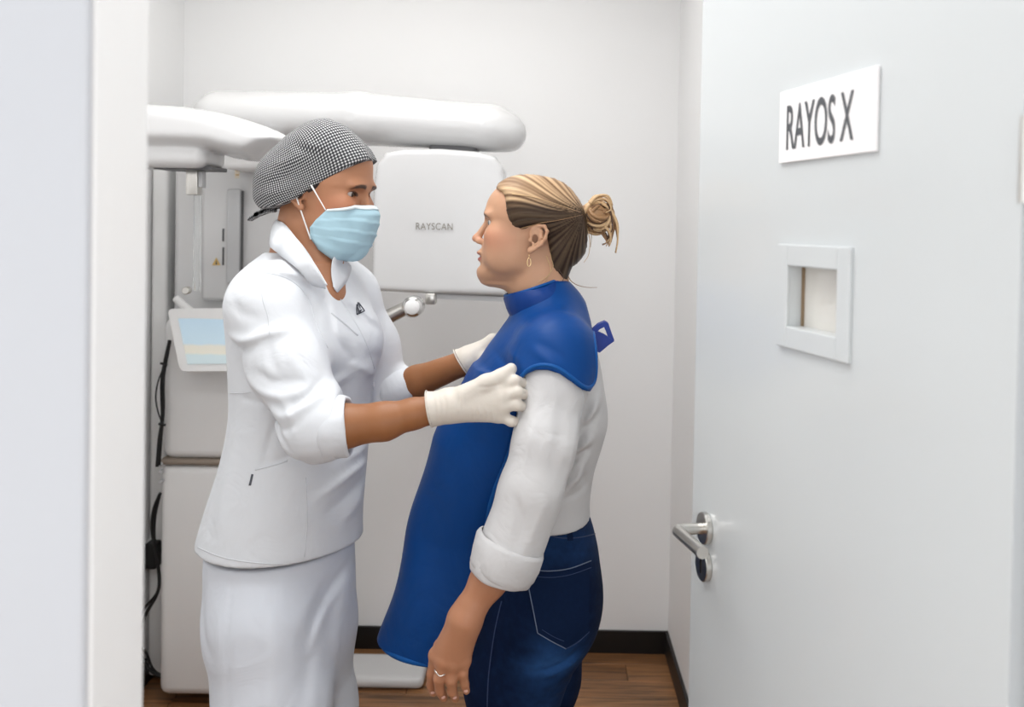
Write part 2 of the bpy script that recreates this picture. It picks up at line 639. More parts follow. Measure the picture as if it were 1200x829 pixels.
# ================================================================== ROOM
BACK, LEFT, RIGHT, FRONT0, FRONT1, CEIL = 3.60, -1.31, 0.475, 0.82, 0.92, 2.60
M_wall = mat('wall_paint', (249, 249, 249), 0.7, noise=0.012, nscale=3, bump=0.04, bscale=350)
M_ceil = mat('ceiling_paint', (250, 250, 249), 0.8, noise=0.01)
M_trim = mat('jamb_lacquer', (198, 201, 206), 0.35, noise=0.008, nscale=5)  # trim paint with the bluish corridor light put into its colour
M_jamb_lit = mat('jamb_lining_lit', (246, 246, 245), 0.35, noise=0.008, nscale=5)  # same trim paint made paler, brightness of the reveal put into the colour
M_black = mat('black_baseboard', (20, 17, 16), 0.45, noise=0.1)
M_white = mat('white_enamel', (216, 216, 216), 0.22, noise=0.006, nscale=8, coat=0.2)
M_whitem = mat('white_matt_plastic', (244, 244, 243), 0.5, noise=0.008, nscale=8)
M_grey = mat('pale_grey_plastic', (196, 197, 198), 0.4, noise=0.02)
M_dkgrey = mat('dark_grey_plastic', (92, 92, 94), 0.45, noise=0.03)
M_steel = mat('brushed_steel', (205, 203, 198), 0.28, metal=1.0, noise=0.04, nscale=60, stretch=(1, 1, 12))
M_chrome = mat('chrome', (215, 215, 214), 0.12, metal=1.0, noise=0.01)
M_cable = mat('black_cable', (16, 16, 17), 0.5, noise=0.05)
M_print = mat('grey_print', (82, 84, 88), 0.6, noise=0.02)

def wood_mat(i, base):
    m = bpy.data.materials.new('wood_plank_%d' % i)
    m.use_nodes = True
    N, L = m.node_tree.nodes, m.node_tree.links
    p = N['Principled BSDF']
    p.inputs['Roughness'].default_value = 0.42
    tc = N.new('ShaderNodeTexCoord'); mp = N.new('ShaderNodeMapping')
    mp.inputs['Scale'].default_value = (1.6, 26, 1); mp.inputs['Location'].default_value = (i * 3.7, i * 1.9, 0)
    L.new(tc.outputs['Object'], mp.inputs[0])
    nz = N.new('ShaderNodeTexNoise'); nz.inputs['Scale'].default_value = 2.2; nz.inputs['Detail'].default_value = 7
    nz.inputs['Distortion'].default_value = 0.8
    L.new(mp.outputs[0], nz.inputs['Vector'])
    cr = N.new('ShaderNodeValToRGB')
    d = s2l([v * 0.62 for v in base]); b = s2l(base); h = s2l([min(255, v * 1.22) for v in base])
    e = cr.color_ramp.elements
    e[0].position, e[0].color = 0.32, (*d, 1)
    e[1].position, e[1].color = 0.7, (*h, 1)
    k = e.new(0.5); k.color = (*b, 1)
    L.new(nz.outputs['Fac'], cr.inputs[0]); L.new(cr.outputs[0], p.inputs['Base Color'])
    bp = N.new('ShaderNodeBump'); bp.inputs['Strength'].default_value = 0.15; bp.inputs['Distance'].default_value = 0.001
    L.new(nz.outputs['Fac'], bp.inputs['Height']); L.new(bp.outputs[0], p.inputs['Normal'])
    return m
WOODS = [wood_mat(i, c) for i, c in enumerate([(148, 104, 66), (134, 93, 58), (158, 113, 72), (124, 86, 54)])]

fl = MB().box((LEFT - 0.1, -2.2, -0.06), (2.2, BACK + 0.1, -0.008)).build('floor', M_black)
structure(fl)
PLEN, PW = 1.18, 0.128
mesh_cache = {}
row = 0
y = -2.0
while y < BACK - 0.005:
    w = min(PW, BACK - y) - 0.0022
    x = LEFT - 0.1 - (0.37 * row * PLEN) % PLEN
    c = 0
    while x < 2.0:
        x0, x1 = max(x, LEFT - 0.1), min(x + PLEN, 2.1)
        if y > FRONT1: x1 = min(x1, RIGHT)
        if x1 - x0 > 0.03:
            key = (round(x1 - x0, 3), round(w, 3), (row * 7 + c * 5) % 4)
            if key not in mesh_cache:
                o = MB().box((-(x1 - x0) / 2 + 0.001, -w / 2, -0.008), ((x1 - x0) / 2 - 0.001, w / 2, 0.0), 0.0012, 1).build('plank', WOODS[key[2]], None, origin=(0, 0, 0))
                mesh_cache[key] = o.data
            else:
                o = bpy.data.objects.new('plank', mesh_cache[key]); COL.objects.link(o)
            o.location = ((x0 + x1) / 2, y + w / 2, 0)
            setparent(o, fl)
        x += PLEN; c += 1
    y += PW; row += 1

structure(MB().box((LEFT - 0.1, BACK, 0), (RIGHT + 0.1, BACK + 0.1, CEIL)).build('wall_back', M_wall))
structure(MB().box((RIGHT, FRONT1, 0), (RIGHT + 0.1, BACK, CEIL)).build('wall_right', M_wall))
structure(MB().box((LEFT - 0.1, FRONT1, 0), (LEFT, BACK, CEIL)).build('wall_left', M_wall))
structure(MB().box((LEFT - 0.1, -2.2, CEIL), (2.2, BACK + 0.1, CEIL + 0.08)).build('ceiling', M_ceil))
OX0, OX1, OH = -0.3685, 0.462, 2.10
wf = MB()
wf.box((LEFT - 0.1, FRONT0, 0), (OX0 - 0.02, FRONT1, CEIL))
wf.box((OX1 + 0.02, FRONT0, 0), (2.2, FRONT1, CEIL))
wf.box((OX0 - 0.02, FRONT0, OH + 0.02), (OX1 + 0.02, FRONT1, CEIL))
structure(wf.build('wall_front', M_wall))
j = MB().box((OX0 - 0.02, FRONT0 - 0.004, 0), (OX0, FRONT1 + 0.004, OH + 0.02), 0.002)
structure(j.build('trim_1', M_jamb_lit))
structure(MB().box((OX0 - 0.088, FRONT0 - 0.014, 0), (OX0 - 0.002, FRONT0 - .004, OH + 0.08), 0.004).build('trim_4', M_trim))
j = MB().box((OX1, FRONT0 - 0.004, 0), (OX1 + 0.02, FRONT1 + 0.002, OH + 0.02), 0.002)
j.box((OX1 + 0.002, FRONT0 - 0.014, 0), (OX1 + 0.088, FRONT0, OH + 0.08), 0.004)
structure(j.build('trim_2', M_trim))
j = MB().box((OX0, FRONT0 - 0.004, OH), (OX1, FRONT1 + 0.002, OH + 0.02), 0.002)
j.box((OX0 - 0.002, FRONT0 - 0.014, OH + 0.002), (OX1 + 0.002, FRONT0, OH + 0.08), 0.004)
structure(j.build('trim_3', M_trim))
BH, BT = 0.083, 0.012
structure(MB().box((LEFT, BACK - BT, 0), (RIGHT, BACK, BH), 0.002).build('baseboard_back', M_black))
structure(MB().box((RIGHT - BT, FRONT1, 0), (RIGHT, BACK - BT, BH), 0.002).build('baseboard_right', M_black))
structure(MB().box((LEFT, FRONT1, 0), (LEFT + BT, BACK - BT, BH), 0.002).build('baseboard_left', M_black))

# ceiling panels: lamp over the room, plus added fill panels at rear and front
M_lamp = mat('lamp_diffuser', (255, 252, 246), 0.6, emit=1.0)
def panel(loc, sx, sy, label):
    e = empty('ceiling_light', loc)
    x, y, z = loc
    f = MB()
    f.box((x - sx / 2 - .02, y - sy / 2 - .02, z - .012), (x - sx / 2, y + sy / 2 + .02, z))
    f.box((x + sx / 2, y - sy / 2 - .02, z - .012), (x + sx / 2 + .02, y + sy / 2 + .02, z))
    f.box((x - sx / 2, y - sy / 2 - .02, z - .012), (x + sx / 2, y - sy / 2, z))
    f.box((x - sx / 2, y + sy / 2, z - .012), (x + sx / 2, y + sy / 2 + .02, z))
    f.build('frame', M_whitem, e)
    MB().box((x - sx / 2, y - sy / 2, z - .006), (x + sx / 2, y + sy / 2, z)).build('diffuser', M_lamp, e)
    tag(e, label, 'ceiling light')
panel((-0.42, 2.0, CEIL), 0.6, 0.6, 'square white ceiling light panel above the two women')
panel((-0.42, 2.85, CEIL), 1.2, 0.6, 'oblong white fill panel added on the ceiling near the back wall')
panel((-0.42, 1.25, CEIL), 1.2, 0.3, 'narrow white fill strip added on the ceiling just inside the doorway')
# unseen window frame behind the camera, added to go with the frontal fill
e = empty('added_window', (0.1, -2.1, 0.55)); e.name = 'added_window_1'; structure(e)
f_ = MB()
for lo_, hi_ in (((-.72, -2.12, .52), (.92, -2.06, .58)), ((-.72, -2.12, 2.32), (.92, -2.06, 2.38)), ((-.72, -2.12, .58), (-.66, -2.06, 2.32)), ((.86, -2.12, .58), (.92, -2.06, 2.32))):
    f_.box(lo_, hi_)
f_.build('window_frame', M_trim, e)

# ================================================================== DOOR
DD = Vector((-0.22, 0.9755, 0)).normalized()
DN = Vector((-DD.y, DD.x, 0))          # visible face normal
DO = Vector((0.4425, 0.925, 0))
DM = Matrix(((DD.x, DN.x, 0, DO.x), (DD.y, DN.y, 0, DO.y), (0, 0, 1, 0), (0, 0, 0, 1)))
def dloc(px, py, off=0.0):
    r = ray(px, py)
    t = (DO + DN * off - CAMP).dot(DN) / r.dot(DN)
    p = CAMP + r * t
    return (p - DO).dot(DD), p.z
def dbox(mb, x0, x1, y0, y1, z0, z1, bev=0.0):
    return mb.box((x0, y0, z0), (x1, y1, z1), bev, 2, DM)
M_door = mat('door_lacquer', (207, 211, 212), 0.3, noise=0.006, nscale=2, coat=0.15)
door = empty('door_1', DO)
structure(door)
door['label'] = 'white lacquered door standing open with x-ray sign and small viewing window'
DWID, DHT, DTH = 0.81, 2.08, 0.042
# viewing window opening, from the photo
wx0 = (dloc(983, 330)[0] + dloc(986, 380)[0]) / 2      # hinge side
wx1 = (dloc(927, 330)[0] + dloc(924, 380)[0]) / 2      # free side
wz1 = (dloc(927, 312)[1] + dloc(988, 317)[1]) / 2
wz0 = (dloc(924, 384)[1] + dloc(984, 393)[1]) / 2
d = MB()
dbox(d, 0, wx0, -DTH, 0, 0.008, DHT)
dbox(d, wx1, DWID, -DTH, 0, 0.008, DHT)
dbox(d, wx0, wx1, -DTH, 0, 0.008, wz0)
dbox(d, wx0, wx1, -DTH, 0, wz1, DHT)
d.build('door_leaf', M_door, door)
FRW = 0.030
for (a, b, c, e) in ((wx0 - FRW, wx0, wz0 - FRW, wz1 + FRW), (wx1, wx1 + FRW, wz0 - FRW, wz1 + FRW),
                     (wx0, wx1, wz0 - FRW, wz0), (wx0, wx1, wz1, wz1 + FRW)):
    m_ = MB(); dbox(m_, a, b, -0.001, 0.006, c, e, 0.002); m_.build('window_frame', M_door, door)
M_pane = mat('lead_glass', (240, 237, 230), 0.08, trans=0.25, ior=1.5, noise=0.005)
m_ = MB(); dbox(m_, wx0, wx1, -0.026, -0.020, wz0, wz1); m_.build('pane', M_pane, door)
M_seal = mat('brown_seal', (140, 118, 92), 0.6, noise=0.05)
m_ = MB(); dbox(m_, wx1 - 0.0045, wx1, -0.020, -0.017, wz0, wz1); m_.build('pane_seal', M_seal, door)
# sign
sx0 = (dloc(1034, 76)[0] + dloc(1029, 174)[0]) / 2
sx1 = (dloc(919, 108)[0] + dloc(915, 195)[0]) / 2
sz1 = (dloc(1034, 78)[1] + dloc(919, 107)[1]) / 2
sz0 = (dloc(1029, 174)[1] + dloc(915, 195)[1]) / 2
sign = empty('door_sign', DM @ Vector(((sx0 + sx1) / 2, 0, sz0)))
tag(sign, 'white sign plate reading RAYOS X on the open door above its window', 'sign')
m_ = MB(); dbox(m_, sx0, sx1, 0.0005, 0.005, sz0, sz1, 0.001)
m_.build('plate', mat('sign_plate', (246, 244, 244), 0.35, noise=0.005), sign)
def text_mesh(name, body, Mw, width, height, m, parent, depth=0.0006, offset=0.0, spacing=1.0):
    cu = bpy.data.curves.new(name, 'FONT')
    cu.body = body; cu.size = 1.0; cu.extrude = 0.0; cu.offset = offset
    cu.space_character = spacing
    to = bpy.data.objects.new(name, cu); COL.objects.link(to)
    dg = bpy.context.evaluated_depsgraph_get()
    me = bpy.data.meshes.new_from_object(to.evaluated_get(dg))
    bpy.data.objects.remove(to)
    n = len(me.vertices)
    co = np.empty(n * 3); me.vertices.foreach_get('co', co); co = co.reshape(-1, 3)
    lo, hi = co.min(0), co.max(0)
    co[:, 0] = (co[:, 0] - lo[0]) / (hi[0] - lo[0]) * width - width / 2
    co[:, 1] = (co[:, 1] - lo[1]) / (hi[1] - lo[1]) * height - height / 2
    org = Mw.translation.copy()
    R = Mw.to_3x3()
    co2 = np.array([R @ Vector((a, b, depth)) for a, b, c_ in co])
    me.vertices.foreach_set('co', co2.ravel())
    me.materials.clear(); me.materials.append(m)
    o = bpy.data.objects.new(name, me)
    o.location = org
    COL.objects.link(o)
    setparent(o, parent)
    return o
tx1 = (dloc(926, 126)[0] + dloc(926, 178)[0]) / 2
tx0 = (dloc(1007, 102)[0] + dloc(1004, 162)[0]) / 2
tz1 = (dloc(930, 125)[1] + dloc(1006, 102)[1]) / 2
tz0 = (dloc(927, 178)[1] + dloc(1003, 163)[1]) / 2
c = DM @ Vector(((tx0 + tx1) / 2, 0.0052, (tz0 + tz1) / 2))
TM = Matrix(((-DD.x, 0, DN.x, c.x), (-DD.y, 0, DN.y, c.y), (0, 1, 0, c.z), (0, 0, 0, 1)))
text_mesh('lettering', 'RAYOS X', TM, tx1 - tx0, tz1 - tz0, M_print, sign, offset=0.012)
# lever handle
hx, hz = dloc(841, 617)
hz = W(835, 617, 1.66).z
hx = 0.742
def dp(x, y, z): return DM @ Vector((x, y, z))
MB().disc(dp(hx, 0, hz), DN, 0.0265, 0.010, 32, 0.0015).build('handle_rosette', M_steel, door, smooth=True)
MB().disc(dp(hx, 0, hz - 0.062), DN, 0.0265, 0.010, 32, 0.0015).build('key_rosette', M_steel, door, smooth=True)
MB().box((hx - .003, .0102, hz - .075), (hx + .003, .0106, hz - .05), 0, 2, DM).build('keyhole', M_black, door)
pts = [dp(hx, 0.008, hz), dp(hx, 0.044, hz), dp(hx - 0.003, 0.052, hz), dp(hx - 0.010, 0.055, hz), dp(hx - 0.118, 0.055, hz)]
MB().tube(pts, 0.0098, 18).build('door_handle', M_steel, door, smooth=True)
for z in (0.25, 1.05, W(1199, 188, 0.93).z):
    MB().tube([dp(-0.006, 0.002, z - .04), dp(-0.006, 0.002, z + .04)], 0.006, 14).build('hinge', M_steel, door, smooth=True)
# plain things on the left wall behind the machine: outlet with plug
e = empty('wall_outlet', (LEFT, 3.30, W(182, 650, 3.3).z))
z0 = e.location.z
MB().box((LEFT, 3.24, z0 - .045), (LEFT + .012, 3.33, z0 + .045), .003).build('cover_plate', M_whitem, e)
MB().box((LEFT + .012, 3.25, z0 - .035), (LEFT + .05, 3.31, z0 + .05), .006).build('plug', M_cable, e)
tag(e, 'white wall outlet with black power adapter beside the machine column', 'outlet')

# ================================================================== X-RAY MACHINE
mach = empty('dental_xray_machine', (W(260, 560, 3.3).x, 3.3, 0))
tag(mach, 'white panoramic dental x-ray machine behind the woman in the checked cap', 'x-ray machine')
def P(px, py, Y): return W(px, py, Y)
# base plate
bx1 = W(499, 800, 3.35).x
b = Sdf()
x0 = W(215, 800, 3.35).x
b.add(rbox(((x0 + bx1) / 2, 3.37, 0.022), ((bx1 - x0) / 2, 0.10, 0.0205), 0.019))
b.cut(anyfn((-9, -9, -9), (9, 9, -0.0), lambda X, Y, Z: Z + 0 * X + 0 * Y))
sdfobj('base', b, 0.006, M_white, mach, it=3)
# column: lower cover, upper cover
cx0, cx1 = W(189, 500, 3.13).x, W(352, 500, 3.13).x
zt = W(200, 541, 3.13).z
MB().box((cx0, 3.12, 0.04), (cx1, 3.50, zt - 0.008), 0.03, 4).build('lower_cover', M_whitem, mach, smooth=True)
MB().box((cx0 + .004, 3.125, zt + .008), (cx1 - .004, 3.50, W(200, 372, 3.13).z), 0.03, 4).build('middle_cover', M_whitem, mach, smooth=True)
MB().box((cx0 - .002, 3.116, zt - 0.009), (cx1 + .002, 3.49, zt + 0.009), 0.008, 3).build('bumper_band', mat('taupe_rubber', (150, 137, 124), 0.6, noise=0.03), mach, smooth=True)
MB().box((W(203, 300, 3.2).x, 3.20, W(200, 375, 3.2).z), (cx1 + .02, 3.50, W(200, 130, 3.2).z), 0.02, 4).build('column', M_white, mach, smooth=True)
MB().box((W(177, 300, 3.3).x, 3.30, 0.02), (W(196, 300, 3.3).x, 3.48, W(200, 190, 3.3).z), 0.012, 3).build('cable_duct', M_whitem, mach, smooth=True)
# carriage panel with grey rail, slots and stickers
MB().box((W(236, 300, 3.17).x, 3.165, W(200, 352, 3.17).z), (cx1 + .03, 3.23, W(200, 185, 3.17).z), 0.014, 3).build('carriage_cover', M_white, mach, smooth=True)
def fbox(name, pxa, pya, pxb, pyb, Y, th, m, bev=0.003):
    A, B = W(pxa, pyb, Y), W(pxb, pya, Y)
    return MB().box((A.x, Y - th, A.z), (B.x, Y, B.z), bev, 3).build(name, m, mach, smooth=True)
fbox('grey_rail', 267, 222, 285, 332, 3.166, 0.022, M_grey, 0.006)
fbox('rail_edge', 284.5, 224, 286, 332, 3.166, 0.024, M_dkgrey, 0.001)
fbox('indicator_slot', 260.5, 268, 263, 283, 3.166, 0.003, M_dkgrey, 0.001)
fbox('indicator_slot', 260.5, 290, 263, 311, 3.166, 0.003, M_dkgrey, 0.001)
M_yel = mat('warning_yellow', (214, 180, 110), 0.6, noise=0.05)
M_amber = mat('orange_tab', (226, 170, 96), 0.5, noise=0.03)
w0 = [P(248.5, 311, 3.163), P(258.5, 311, 3.163), P(253.5, 302, 3.163)]
MB().poly(w0, (0, -0.001, 0)).build('warning_sticker', M_yel, mach)
w0 = [P(252.3, 310, 3.1615), P(254.7, 310, 3.1615), P(253.5, 305, 3.1615)]
MB().poly(w0, (0, -0.0006, 0)).build('warning_mark', M_dkgrey, mach)
fbox('sticker', 275, 197, 281, 209, 3.166, 0.0015, mat('cream_sticker', (232, 222, 205), 0.6), 0.0005)
MB().tube([P(276, 200, 3.163), P(280, 200, 3.163)], 0.0016, 6).build('sticker_mark', M_yel, mach)
MB().tube([P(276, 205, 3.163), P(280, 205, 3.163)], 0.0016, 6).build('sticker_mark', M_yel, mach)
# main horizontal arm
YA = 3.02
a = Sdf()
pA, pB, pC = WA(262, 139, YA), WA(420, 142, YA), WA(575, 151.5, YA)
a.add(cone(pA, pB, 0.083, 0.084, ((0, 1, 0), 0.62)))
a.add(cone(pB, pC, 0.084, 0.071, ((0, 1, 0), 0.62)), 0.02)
a.add(cone(WA(570, 153, YA), WA(593, 156.5, YA), 0.067, 0.062, ((0, 1, 0), 0.62)), 0.03)
a.disp((-9, -9, 0), (9, 9, 3), lambda X, Y, Z: 0 * X + 0 * Y + 0 * Z)
zc = float(WA(430, 172, YA)[2])
sl = (WA(600, 181, YA) - WA(430, 171, YA)); sl = sl[2] / sl[0]; xr = WA(430, 171, YA)[0]
a.inter(anyfn((-9,) * 3, (9,) * 3, lambda X, Y, Z: (zc + sl * (X - xr)) - Z + 0 * Y), 0.03)
sdfobj('main_arm', a, 0.006, M_white, mach, it=4)
MB().box((W(270, 190, 3.1).x, 3.02, W(270, 200, 3.1).z), (W(350, 190, 3.1).x, 3.3, W(270, 155, 3.1).z), .02, 3).build('arm_bracket', M_whitem, mach, smooth=True)
# tube head with brand lettering
YH = 2.86
pts = [(434, 336), (436, 220), (440, 192), (450, 178), (470, 174), (515, 173.5), (560, 177), (580, 183), (590, 196), (594, 230), (594, 340), (592, 348), (500, 345), (440, 342)]
hp = pxpoly(pts, YH)
h = Sdf()
h.add(extr(hp, YH, YH + 0.26))
YM = YH + 0.13
h.inter(anyfn((-9,) * 3, (9,) * 3, lambda X, Y, Z: np.abs(Y - YM) - 0.125 + 0 * X + 0 * Z), 0.03)
sdfobj('tube_head', h, 0.005, M_white, mach, it=3)
lp = [P(x, y, YH + .03) for x, y in [(503, 344), (596, 348), (596, 354), (570, 353), (505, 350)]]
MB().poly(lp, (0, 0.15, 0)).build('head_base_lip', M_grey, mach)
MB().box((P(505, 180, YA).x, YA - .06, P(505, 183, YA).z), (P(560, 180, YA).x, YA + .06, P(505, 166, YA).z + .02), .01, 2).build('head_pivot', M_dkgrey, mach)
TW = W(530.5, 265, YH).x - W(487.5, 265, YH).x
cT = W(509, 265.5, YH + 0.004)
TM2 = Matrix(((1, 0, 0, cT.x), (0, 0, -1, cT.y), (0, 1, 0, cT.z), (0, 0, 0, 1)))
text_mesh('lettering', 'RAYSCAN', TM2, TW, 0.0195, mat('warm_grey_print', (128, 122, 112), 0.6), mach, depth=0.0016, offset=0.0, spacing=1.08)
# support handle: chrome arm, round joint, small clamp, orange tab
YG = 2.72
MB().tube([P(425, 388, YG), P(440, 379, YG), P(476, 361, YG)], [.022, .021, .019], 18).build('handle_arm', M_steel, mach, smooth=True)
MB().lathe(P(482.5, 360.5, YG - 0.035), (0, 1, 0), [(0.012, 0), (0.022, 0.003), (0.0265, 0.009), (0.029, 0.014), (0.029, 0.055), (0.026, 0.06)], 32).build('handle_joint', M_chrome, mach, smooth=True)
MB().lathe(P(482.5, 360.5, YG - 0.037), (0, 1, 0), [(0.001, 0), (0.016, 0.001), (0.021, 0.005)], 32).build('joint_cap', M_whitem, mach, smooth=True)
MB().box((P(498, 358, YH).x, YH, P(498, 357, YH).z), (P(510, 358, YH).x, YH + .05, P(498, 344, YH).z), .004, 2).build('clamp', M_steel, mach, smooth=True)
MB().tube([P(431, 375, YG), P(434, 365, YG), P(438, 357, YG)], [.008, .009, .007], 10).build('orange_tab', M_amber, mach, smooth=True)
# cephalometric arm, nearer on the left
YC = 2.45
cp = pxpoly([(60, 128), (120, 122), (180, 121), (235, 127), (280, 138), (318, 152), (331, 161), (325, 170), (305, 183), (292, 187), (262, 182), (245, 178), (180, 176), (60, 178)], YC, 3)
cs = Sdf()
cs.add(inflate(cp, YC + 0.06, 0.13, 0.036))
lo = rbox(WA(190, 184, YC + .05), (0.135, 0.09, 0.03), 0.026)
cs.add(lo, 0.012)
sdfobj('ceph_arm', cs, 0.005, M_white, mach, it=5)
MB().tube([P(268, 165, YC + .10), P(300, 168, YC + .30), P(330, 168, YA)], [.024, .026, .028], 18).build('ceph_link', M_white, mach, smooth=True)
# hanger bracket and clear rod under the ceph arm
fb = MB().box((P(212, 228, YC).x, YC + .03, P(212, 228, YC).z), (P(226, 228, YC).x, YC + .07, P(212, 194, YC).z), .003, 2)
fb.build('hanger_bracket', M_steel, mach, smooth=True)
MB().box((P(226, 228, YC).x, YC + .035, P(226, 219, YC).z), (P(231, 228, YC).x, YC + .065, P(226, 200, YC).z), .002, 2).build('hanger_clip', M_grey, mach, smooth=True)
MB().box((P(180, 196, YC).x, YC + .0, P(180, 198, YC).z), (P(248, 196, YC).x, YC + .12, P(180, 193.5, YC).z - .0), .001, 1).build('slide_rail', M_dkgrey, mach)
M_clear = mat('clear_acrylic', (240, 242, 242), 0.05, trans=0.85, ior=1.35, noise=0.003)
MB().box((P(219, 336, YC).x, YC + .04, P(219, 343, YC).z), (P(228, 336, YC).x, YC + .048, P(226, 228, YC).z), .002, 2).build('clear_rod', M_clear, mach, smooth=True)
MB().lathe(P(217, 341, YC + .03), (0, 1, 0), [(.008, 0), (.01, .003), (.01, .02)], 16).build('ear_plug', M_steel, mach, smooth=True)
# touch screen tablet
YT = 3.02
c = [P(196, 362, YT + .05), P(290, 361, YT + .05), P(290, 435, YT), P(211, 435.5, YT)]
def rquad(q, r):
    return q
n_t = (c[1] - c[0]).cross(c[3] - c[0]).normalized()
if n_t.y > 0: n_t = -n_t
def rounded(q, rad, k=4):
    out = []
    for i in range(len(q)):
        p, a_, b_ = q[i], q[i - 1], q[(i + 1) % len(q)]
        u = (a_ - p).normalized() * rad; v = (b_ - p).normalized() * rad
        for s_ in range(k + 1):
            t = s_ / k
            out.append((p + u) * (1 - t) ** 2 + p * 2 * t * (1 - t) + (p + v) * t * t)
    return out
tabl = MB().poly(rounded(c, 0.02), -n_t * 0.03).build('control_tablet', mat('tablet_white', (248, 248, 247), 0.35), mach)
M_scr = bpy.data.materials.new('tablet_display')
M_scr.use_nodes = True
N, L = M_scr.node_tree.nodes, M_scr.node_tree.links
p = N['Principled BSDF']; p.inputs['Roughness'].default_value = 0.25
tc = N.new('ShaderNodeTexCoord'); sp = N.new('ShaderNodeSeparateXYZ'); L.new(tc.outputs['Generated'], sp.inputs[0])
cr = N.new('ShaderNodeValToRGB')
els = cr.color_ramp.elements
els[0].position, els[0].color = 0.0, (*s2l((196, 212, 216)), 1)
els[1].position, els[1].color = 1.0, (*s2l((186, 210, 226)), 1)
for pos, col in ((0.22, (196, 212, 216)), (0.27, (218, 216, 202)), (0.42, (216, 213, 202)), (0.47, (190, 212, 224))):
    q = els.new(pos); q.color = (*s2l(col), 1)
nz = N.new('ShaderNodeTexNoise'); nz.inputs['Scale'].default_value = 9
ad = N.new('ShaderNodeMath'); ad.operation = 'MULTIPLY_ADD'; ad.inputs[1].default_value = 0.06
L.new(nz.outputs['Fac'], ad.inputs[0]); L.new(sp.outputs['Z'], ad.inputs[2]); L.new(ad.outputs[0], cr.inputs[0])
L.new(cr.outputs[0], p.inputs['Base Color']); L.new(cr.outputs[0], p.inputs['Emission Color']); p.inputs['Emission Strength'].default_value = 0.25
sc_ = [P(209, 373.5, YT + .044), P(290, 373, YT + .044), P(290, 426, YT + .004), P(220, 427, YT + .004)]
MB().poly([q + n_t * 0.002 for q in sc_], -n_t * 0.003).build('screen', M_scr, tabl)
MB().tube([P(206, 350, 3.1), P(225, 366, 3.08), P(238, 380, 3.07)], .012, 12).build('tablet_mount', M_whitem, mach, smooth=True)
# cable bundle down the left of the column and loose mains leads
YB = 3.10
def cab(name, pts, r, parent, n=8): return MB().tube(smoothpath(pts, 6), r, n).build(name, M_cable, parent, smooth='all')
cab('cable', [P(199, 399, YB), P(195, 420, YB), P(191, 445, YB), P(191, 480, YB), P(188.5, 510, YB), P(186, 545, YB)], 0.006, mach)
cab('cable', [P(198, 402, YB), P(193, 425, YB), P(189.5, 450, YB), P(190, 490, YB), P(186.5, 515, YB), P(184, 547, YB)], 0.005, mach)
cab('cable', [P(195, 425, YB), P(186, 445, YB), P(182.5, 465, YB), P(185, 482, YB), P(190, 496, YB)], 0.0025, mach)
for (x, y_) in ((192, 427), (190, 498)):
    MB().tube([P(x - 4, y_ - 1, YB - .006), P(x + 4, y_ + .5, YB - .006)], .004, 8).build('cable_tie', M_cable, mach)
YB2 = 3.16
cab('cable', [P(188, 578, YB2), P(180, 598, YB2), P(178, 622, YB2), P(184, 655, YB2), P(186, 690, YB2), P(172, 718, YB2), P(163, 738, YB2), P(150, 765, YB2)], 0.0055, mach)
cab('cable', [P(187, 582, YB2), P(182, 605, YB2), P(181, 630, YB2), P(185, 660, YB2), P(185, 692, YB2), P(170, 712, YB2), P(158, 732, YB2), P(146, 765, YB2)], 0.004, mach)
cab('cable', [P(146, 765, YB2), P(158, 758, YB2), P(170, 764, YB2), P(178, 782, YB2), P(186, 790, YB2), P(196, 792, YB2)], 0.004, mach)
cab('cable', [P(150, 765, YB2), P(160, 763, YB2), P(170, 778, YB2), P(180, 789, YB2), P(190, 794, YB2)], 0.005, mach)
for yy in (545, 554, 565):
    MB().lathe(P(187.5, yy, 3.105), (0, 1, 0), [(.004, 0), (.006, .003), (.006, .02)], 10).build('port_screw', M_grey, mach, smooth=True)

# ================================================================== PEOPLE
mm = 0.001
def smoothstep(e0, e1, x):
    t = np.clip((x - e0) / (e1 - e0), 0, 1)
    return t * t * (3 - 2 * t)

